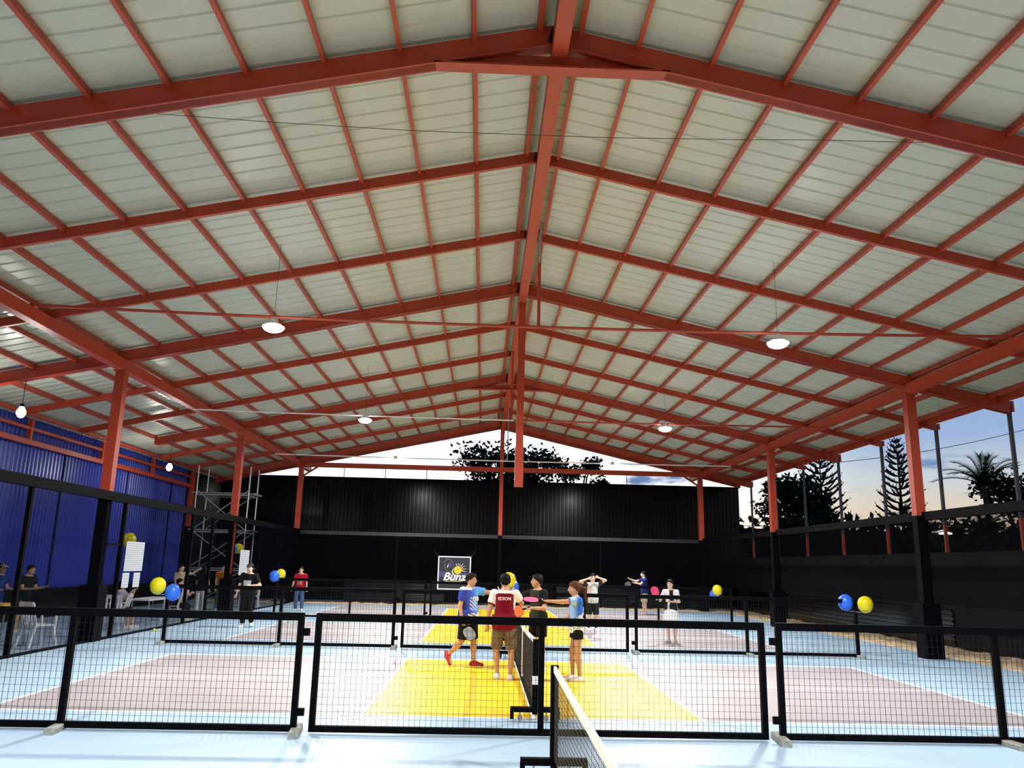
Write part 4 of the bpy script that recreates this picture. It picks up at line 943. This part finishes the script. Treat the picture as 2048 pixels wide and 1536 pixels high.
def graphic(q, I):
    r = q-I['hip']; z = r@I['spine']; s = r@I['side']; k = I['k']; c = np.tile(WHT*0.8, (len(q), 1)); p = (np.sin(z*70+s*30)*np.sin(s*80-z*25) > 0.3); c[p] = np.array((0.28, 0.26, 0.25)); c[(np.abs(s) > 0.17*k)] = BLK*2; return c

HN = 0.0125
A = person('player in a blue and white jersey and red shoes reaching out to the right', -0.93, 15.5, 52, 1.64, 'tan', (0.03, 0), 1.16,
    arms={'L': ((0.80, 0.62, -0.12), (0.84, 0.52, 0.02), (0.85, 0.5, 0.0)), 'R': ((-0.08, 0.20, -1), (0.25, 0.0, -1), (0.3, 0, -1))},
    legs={'L': ((0.14, 0.05, -1), (0.02, 0.05, -1), (0.95, 0.35, 0)), 'R': ((-0.05, 0.12, -1), (-0.85, 0.05, -0.80), (0.45, 0, -0.9))},
    hair=((0.018, 0.010, 0.007), 'short'), head=(0.93, -0.36, -0.05), shirt_fn=blue_shirt, sleeve=0.66, shorts=('black', (0.012, 0.012, 0.013)), leglen=0.98, shoes=(0.42, 0.02, 0.015), h=HN, hemz=-0.14)
B = person('player seen from behind in a maroon jersey with white sleeves and khaki shorts', -0.30, 13.98, 176, 1.68, 'tan', (0.02, 0), 1.05,
    arms={'L': ((-0.05, 0.30, -1), (0.12, 0.10, -1)), 'R': ((0.75, 0.35, -0.55), (0.55, -0.45, 0.60))},
    legs={'L': ((0.20, 0.10, -1), (-0.10, -0.06, -1), (0.95, 0.2, 0)), 'R': ((-0.04, 0.10, -1), (-0.04, -0.02, -1), (0.98, 0.1, 0))},
    hair=((0.012, 0.010, 0.010), 'short'), shirt_fn=maroon_shirt, sleeve=0.66, shorts=('khaki', (0.16, 0.12, 0.07)), leglen=0.98, shoes=(0.70, 0.66, 0.66), h=HN, hemz=-0.12)
C_ = person('player in a black shirt and black shorts beyond the net holding an orange paddle', 0.36, 15.3, -58, 1.67, 'tan', (0.03, 0), 1.0,
    arms={'R': ((0.55, 0.65, -0.30), (0.85, 0.10, 0.02)), 'L': ((0.10, 0.25, -1), (0.80, -0.25, 0.02))},
    legs={'L': ((0.05, 0.12, -1), (-0.05, 0.05, -1)), 'R': ((0.10, 0.10, -1), (-0.05, 0.05, -1))},
    hair=((0.012, 0.010, 0.010), 'short'), head=(-0.97, -0.2, 0.05), shirt_fn=dark_shirt, sleeve=0.72, leglen=0.72, shoes=(0.70, 0.70, 0.70), h=HN)
D = person('player with a brown ponytail in a blue and white shirt and black shorts', 0.92, 13.98, -88, 1.58, 'tan', (0.04, 0), 0.92,
    arms={'L': ((0.90, 0.10, -0.08), (1.0, 0.05, 0.04)), 'R': ((0.25, 0.10, -1), (0.75, 0.05, -0.5))},
    legs={'L': ((-0.02, 0.03, -1), (-0.08, 0.02, -1), (1, 0, 0)), 'R': ((0.16, 0.04, -1), (-0.02, 0.0, -1), (1, 0, 0))},
    hair=((0.085, 0.030, 0.014), 'ponytail'), shirt_fn=girl_shirt, sleeve=0.58, leglen=0.42, shoes=(0.74, 0.70, 0.68), h=HN, hemz=-0.09)
hold(A, 'R', (0.55, -0.25, -0.75), (0.3, -0.95, 0.2), (0.22, 0.23, 0.24), 'grey paddle held at the hip by the player in blue')
hold(C_, 'L', (-0.75, -0.15, -0.25), (-0.4, -0.9, 0.1), (0.72, 0.12, 0.01), 'orange paddle held at the belly of the player in black')
hold(D, 'L', (-1.0, 0.0, 0.05), (0.1, -0.35, 0.95), (0.85, 0.10, 0.22), 'bright pink paddle held out by the player with the ponytail')
# lettering on the shirts
def shirt_text(I, body, size, side_front, height, dist, m, bold=0.0025, shift=0.0):
    fwd = I['fwd']*side_front; up_ = I['spine']; c = I['hip']+up_*height*I['k']+fwd*dist*I['k']+I['side']*shift
    xax = np.cross(up_, fwd); Mx = Matrix(((xax[0], up_[0], fwd[0], c[0]), (xax[1], up_[1], fwd[1], c[1]), (xax[2], up_[2], fwd[2], c[2]), (0, 0, 0, 1)))
    t = text_mesh(body, size, m, 'lettering', I['base'], (0, 0, 0), (0, 0, 0), 0, 0.006, bold); t.matrix_local = Mx
shirt_text(B, 'EDSON', 0.066, -1, 0.372, 0.132, mat('jersey_print', (0.80, 0.62, 0.64), .8, 0, 0))
shirt_text(A, 'FYB', 0.10, 1, 0.30, 0.150, mat('white_print', (0.8, 0.8, 0.8), .8, 0, 0), 0.0025, 0.01)

HF = 0.019
E_ = person('player in a white graphic shirt with both hands on the head', 2.62, 24.8, 8, 1.64, 'fair', (0, 0), 1.0,
    arms={'L': ((0.45, 0.70, 0.45), (0.15, -0.95, 0.30)), 'R': ((0.40, 0.85, 0.30), (0.20, -0.92, 0.35))}, shirt_fn=graphic, shorts=('charcoal', (0.02, 0.025, 0.024)), leglen=0.98, socks=((0.015, 0.015, 0.015), 0.55), h=HF)
F_ = person('player in a navy shirt and beige shorts with arms stretched to the left', 5.98, 33.9, -82, 1.72, 'fair', (0.02, 0), 1.0,
    arms={'L': ((0.75, 0.10, -0.60), (1, 0, 0.15)), 'R': ((0.85, 0.10, -0.25), (0.95, 0, 0.32))}, shirt=('navy', (0.012, 0.022, 0.12)), shorts=('beige', (0.42, 0.34, 0.26)), leglen=0.95, shoes=(0.30, 0.26, 0.24), h=HF)
hold(F_, 'L', (-0.9, -0.1, -0.3), (0.2, -0.9, 0.4), (0.03, 0.035, 0.045), 'dark paddle in the hand of the player in navy')
G_ = person('player in a white and black top with a white skirt', 4.19, 21.3, -32, 1.56, 'fair', (0.05, 0), 0.9,
    arms={'R': ((0.30, 0.35, -0.80), (0.75, -0.10, 0.10)), 'L': ((0.20, 0.35, -1), (0.75, -0.5, 0.0))}, legs={'L': ((0.05, 0.05, -1), (-0.02, 0.0, -1)), 'R': ((0.10, 0.02, -1), (-0.15, -0.02, -1))},
    shirt_fn=white_blk, shorts=('white', (0.75, 0.75, 0.77)), skirt=True, shoes=(0.45, 0.43, 0.42), hair=((0.015, 0.010, 0.008), 'ponytail'), h=HF)
hold(G_, 'R', (-0.35, -0.2, 0.9), (-0.4, -0.9, 0), (0.75, 0.05, 0.14), 'crimson paddle held up by the player in the white skirt')
H_ = person('player in black clothes and a cap walking along the left side', -7.23, 23.45, -8, 1.72, 'fair', (0.02, 0.03), 1.05,
    arms={'L': ((0.0, 0.55, -1), (0.65, -0.75, -0.05)), 'R': ((-0.05, 0.35, -1), (0.3, 0.1, -0.9))}, legs={'L': ((0.05, 0.02, -1), (-0.45, 0.05, -0.9)), 'R': ((0.12, 0.0, -1), (-0.05, -0.08, -1))},
    shirt_fn=tee_print, shorts=('black', (0.010, 0.010, 0.012)), leglen=1.9, cap=(0.012, 0.010, 0.010), shoes=(0.6, 0.6, 0.6), sleeve=0.75, h=HF)
I_ = person('player in a red shirt and blue jeans by the far left fence', -7.55, 31.5, 6, 1.60, 'fair', (0, 0), 0.98,
    arms={'L': ((0.0, 0.25, -1), (0.1, 0.1, -1)), 'R': ((0.0, 0.30, -1), (0.15, 0.2, -1))}, shirt_fn=red_shirt, shorts=('denim', (0.07, 0.12, 0.22)), leglen=1.95, hair=((0.012, 0.010, 0.009), 'long'), sleeve=0.9, h=HF)
J_ = person('spectator in an orange shirt partly hidden by the middle left column', -10.15, 30.4, 40, 1.62, 'fair', (0.05, 0), 1.0,
    arms={'L': ((0.2, 0.2, -1), (0.9, -0.2, -0.2))}, shirt=('orange', (0.50, 0.16, 0.02)), shorts=('grey', (0.12, 0.12, 0.13)), leglen=1.9, h=HF)
K_ = person('spectator in a cream shirt pointing with a raised arm', -10.35, 26.75, 70, 1.62, 'fair', (0.05, -0.05), 1.0,
    arms={'L': ((0.80, 0.40, 0.05), (0.85, 0.2, 0.62)), 'R': ((0.2, 0.2, -1), (0.5, 0, -0.7))}, shirt=('cream', (0.52, 0.42, 0.30)), shorts=('sand', (0.48, 0.40, 0.28)), leglen=0.95, h=HF)
L_ = person('spectator in a blue shirt and pale cap at the left picture edge', -12.15, 20.0, 70, 1.60, 'tan', (0.10, 0), 1.0,
    arms={'L': ((0.15, 0.15, -1), (0.95, 0, -0.1)), 'R': ((0.15, 0.15, -1), (0.95, 0, -0.1))}, shirt=('deep_blue', (0.02, 0.05, 0.22)), shorts=('blue', (0.03, 0.08, 0.32)), leglen=0.98, cap=(0.35, 0.33, 0.28), h=HF)
M_ = person('spectator in dark green standing against the blue wall', -11.72, 20.4, 75, 1.58, 'tan', (0.16, 0), 1.05,
    arms={'L': ((0.25, 0.15, -1), (0.95, 0, 0.15)), 'R': ((0.25, 0.15, -1), (0.95, 0, 0.0))}, shirt=('dark_green', (0.012, 0.022, 0.018)), shorts=('dark_teal', (0.02, 0.035, 0.04)), leglen=0.98, h=HF)
SITL = {'L': ((1, 0.12, -0.06), (0.05, 0.02, -1)), 'R': ((1, 0.12, -0.06), (0.05, 0.02, -1))}
N_ = person('spectator in a lavender shirt seated with a hand raised to the face', -10.25, 22.2, 92, 1.58, 'fair', (0.12, 0), 0.95,
    arms={'L': ((0.6, 0.2, -0.6), (0.5, -0.2, 0.9)), 'R': ((0.7, 0.1, -0.6), (0.6, -0.1, 0.8))}, legs=SITL, shirt=('lavender', (0.42, 0.38, 0.52)), shorts=('charcoal', (0.02, 0.025, 0.024)), leglen=0.98, hair=((0.012, 0.010, 0.009), 'long'), h=HF)
O_ = person('spectator in dark clothes seated beside the pointing one', -9.92, 25.3, 95, 1.58, 'fair', (0.15, 0), 1.0,
    arms={'L': ((0.5, 0.1, -0.8), (0.7, -0.1, 0.3)), 'R': ((0.5, 0.1, -0.8), (0.7, -0.1, 0.2))}, legs=SITL, shirt=('plum', (0.05, 0.035, 0.06)), shorts=('charcoal', (0.02, 0.025, 0.024)), leglen=1.9, h=HF)
P_ = person('spectator in a black top and white trousers seen from behind', -10.1, 28.2, 170, 1.60, 'tan', (0.03, 0), 1.0,
    shirt=('black', (0.012, 0.012, 0.013)), shorts=('white', (0.62, 0.62, 0.66)), leglen=1.95, hair=((0.012, 0.010, 0.009), 'long'), h=HF)
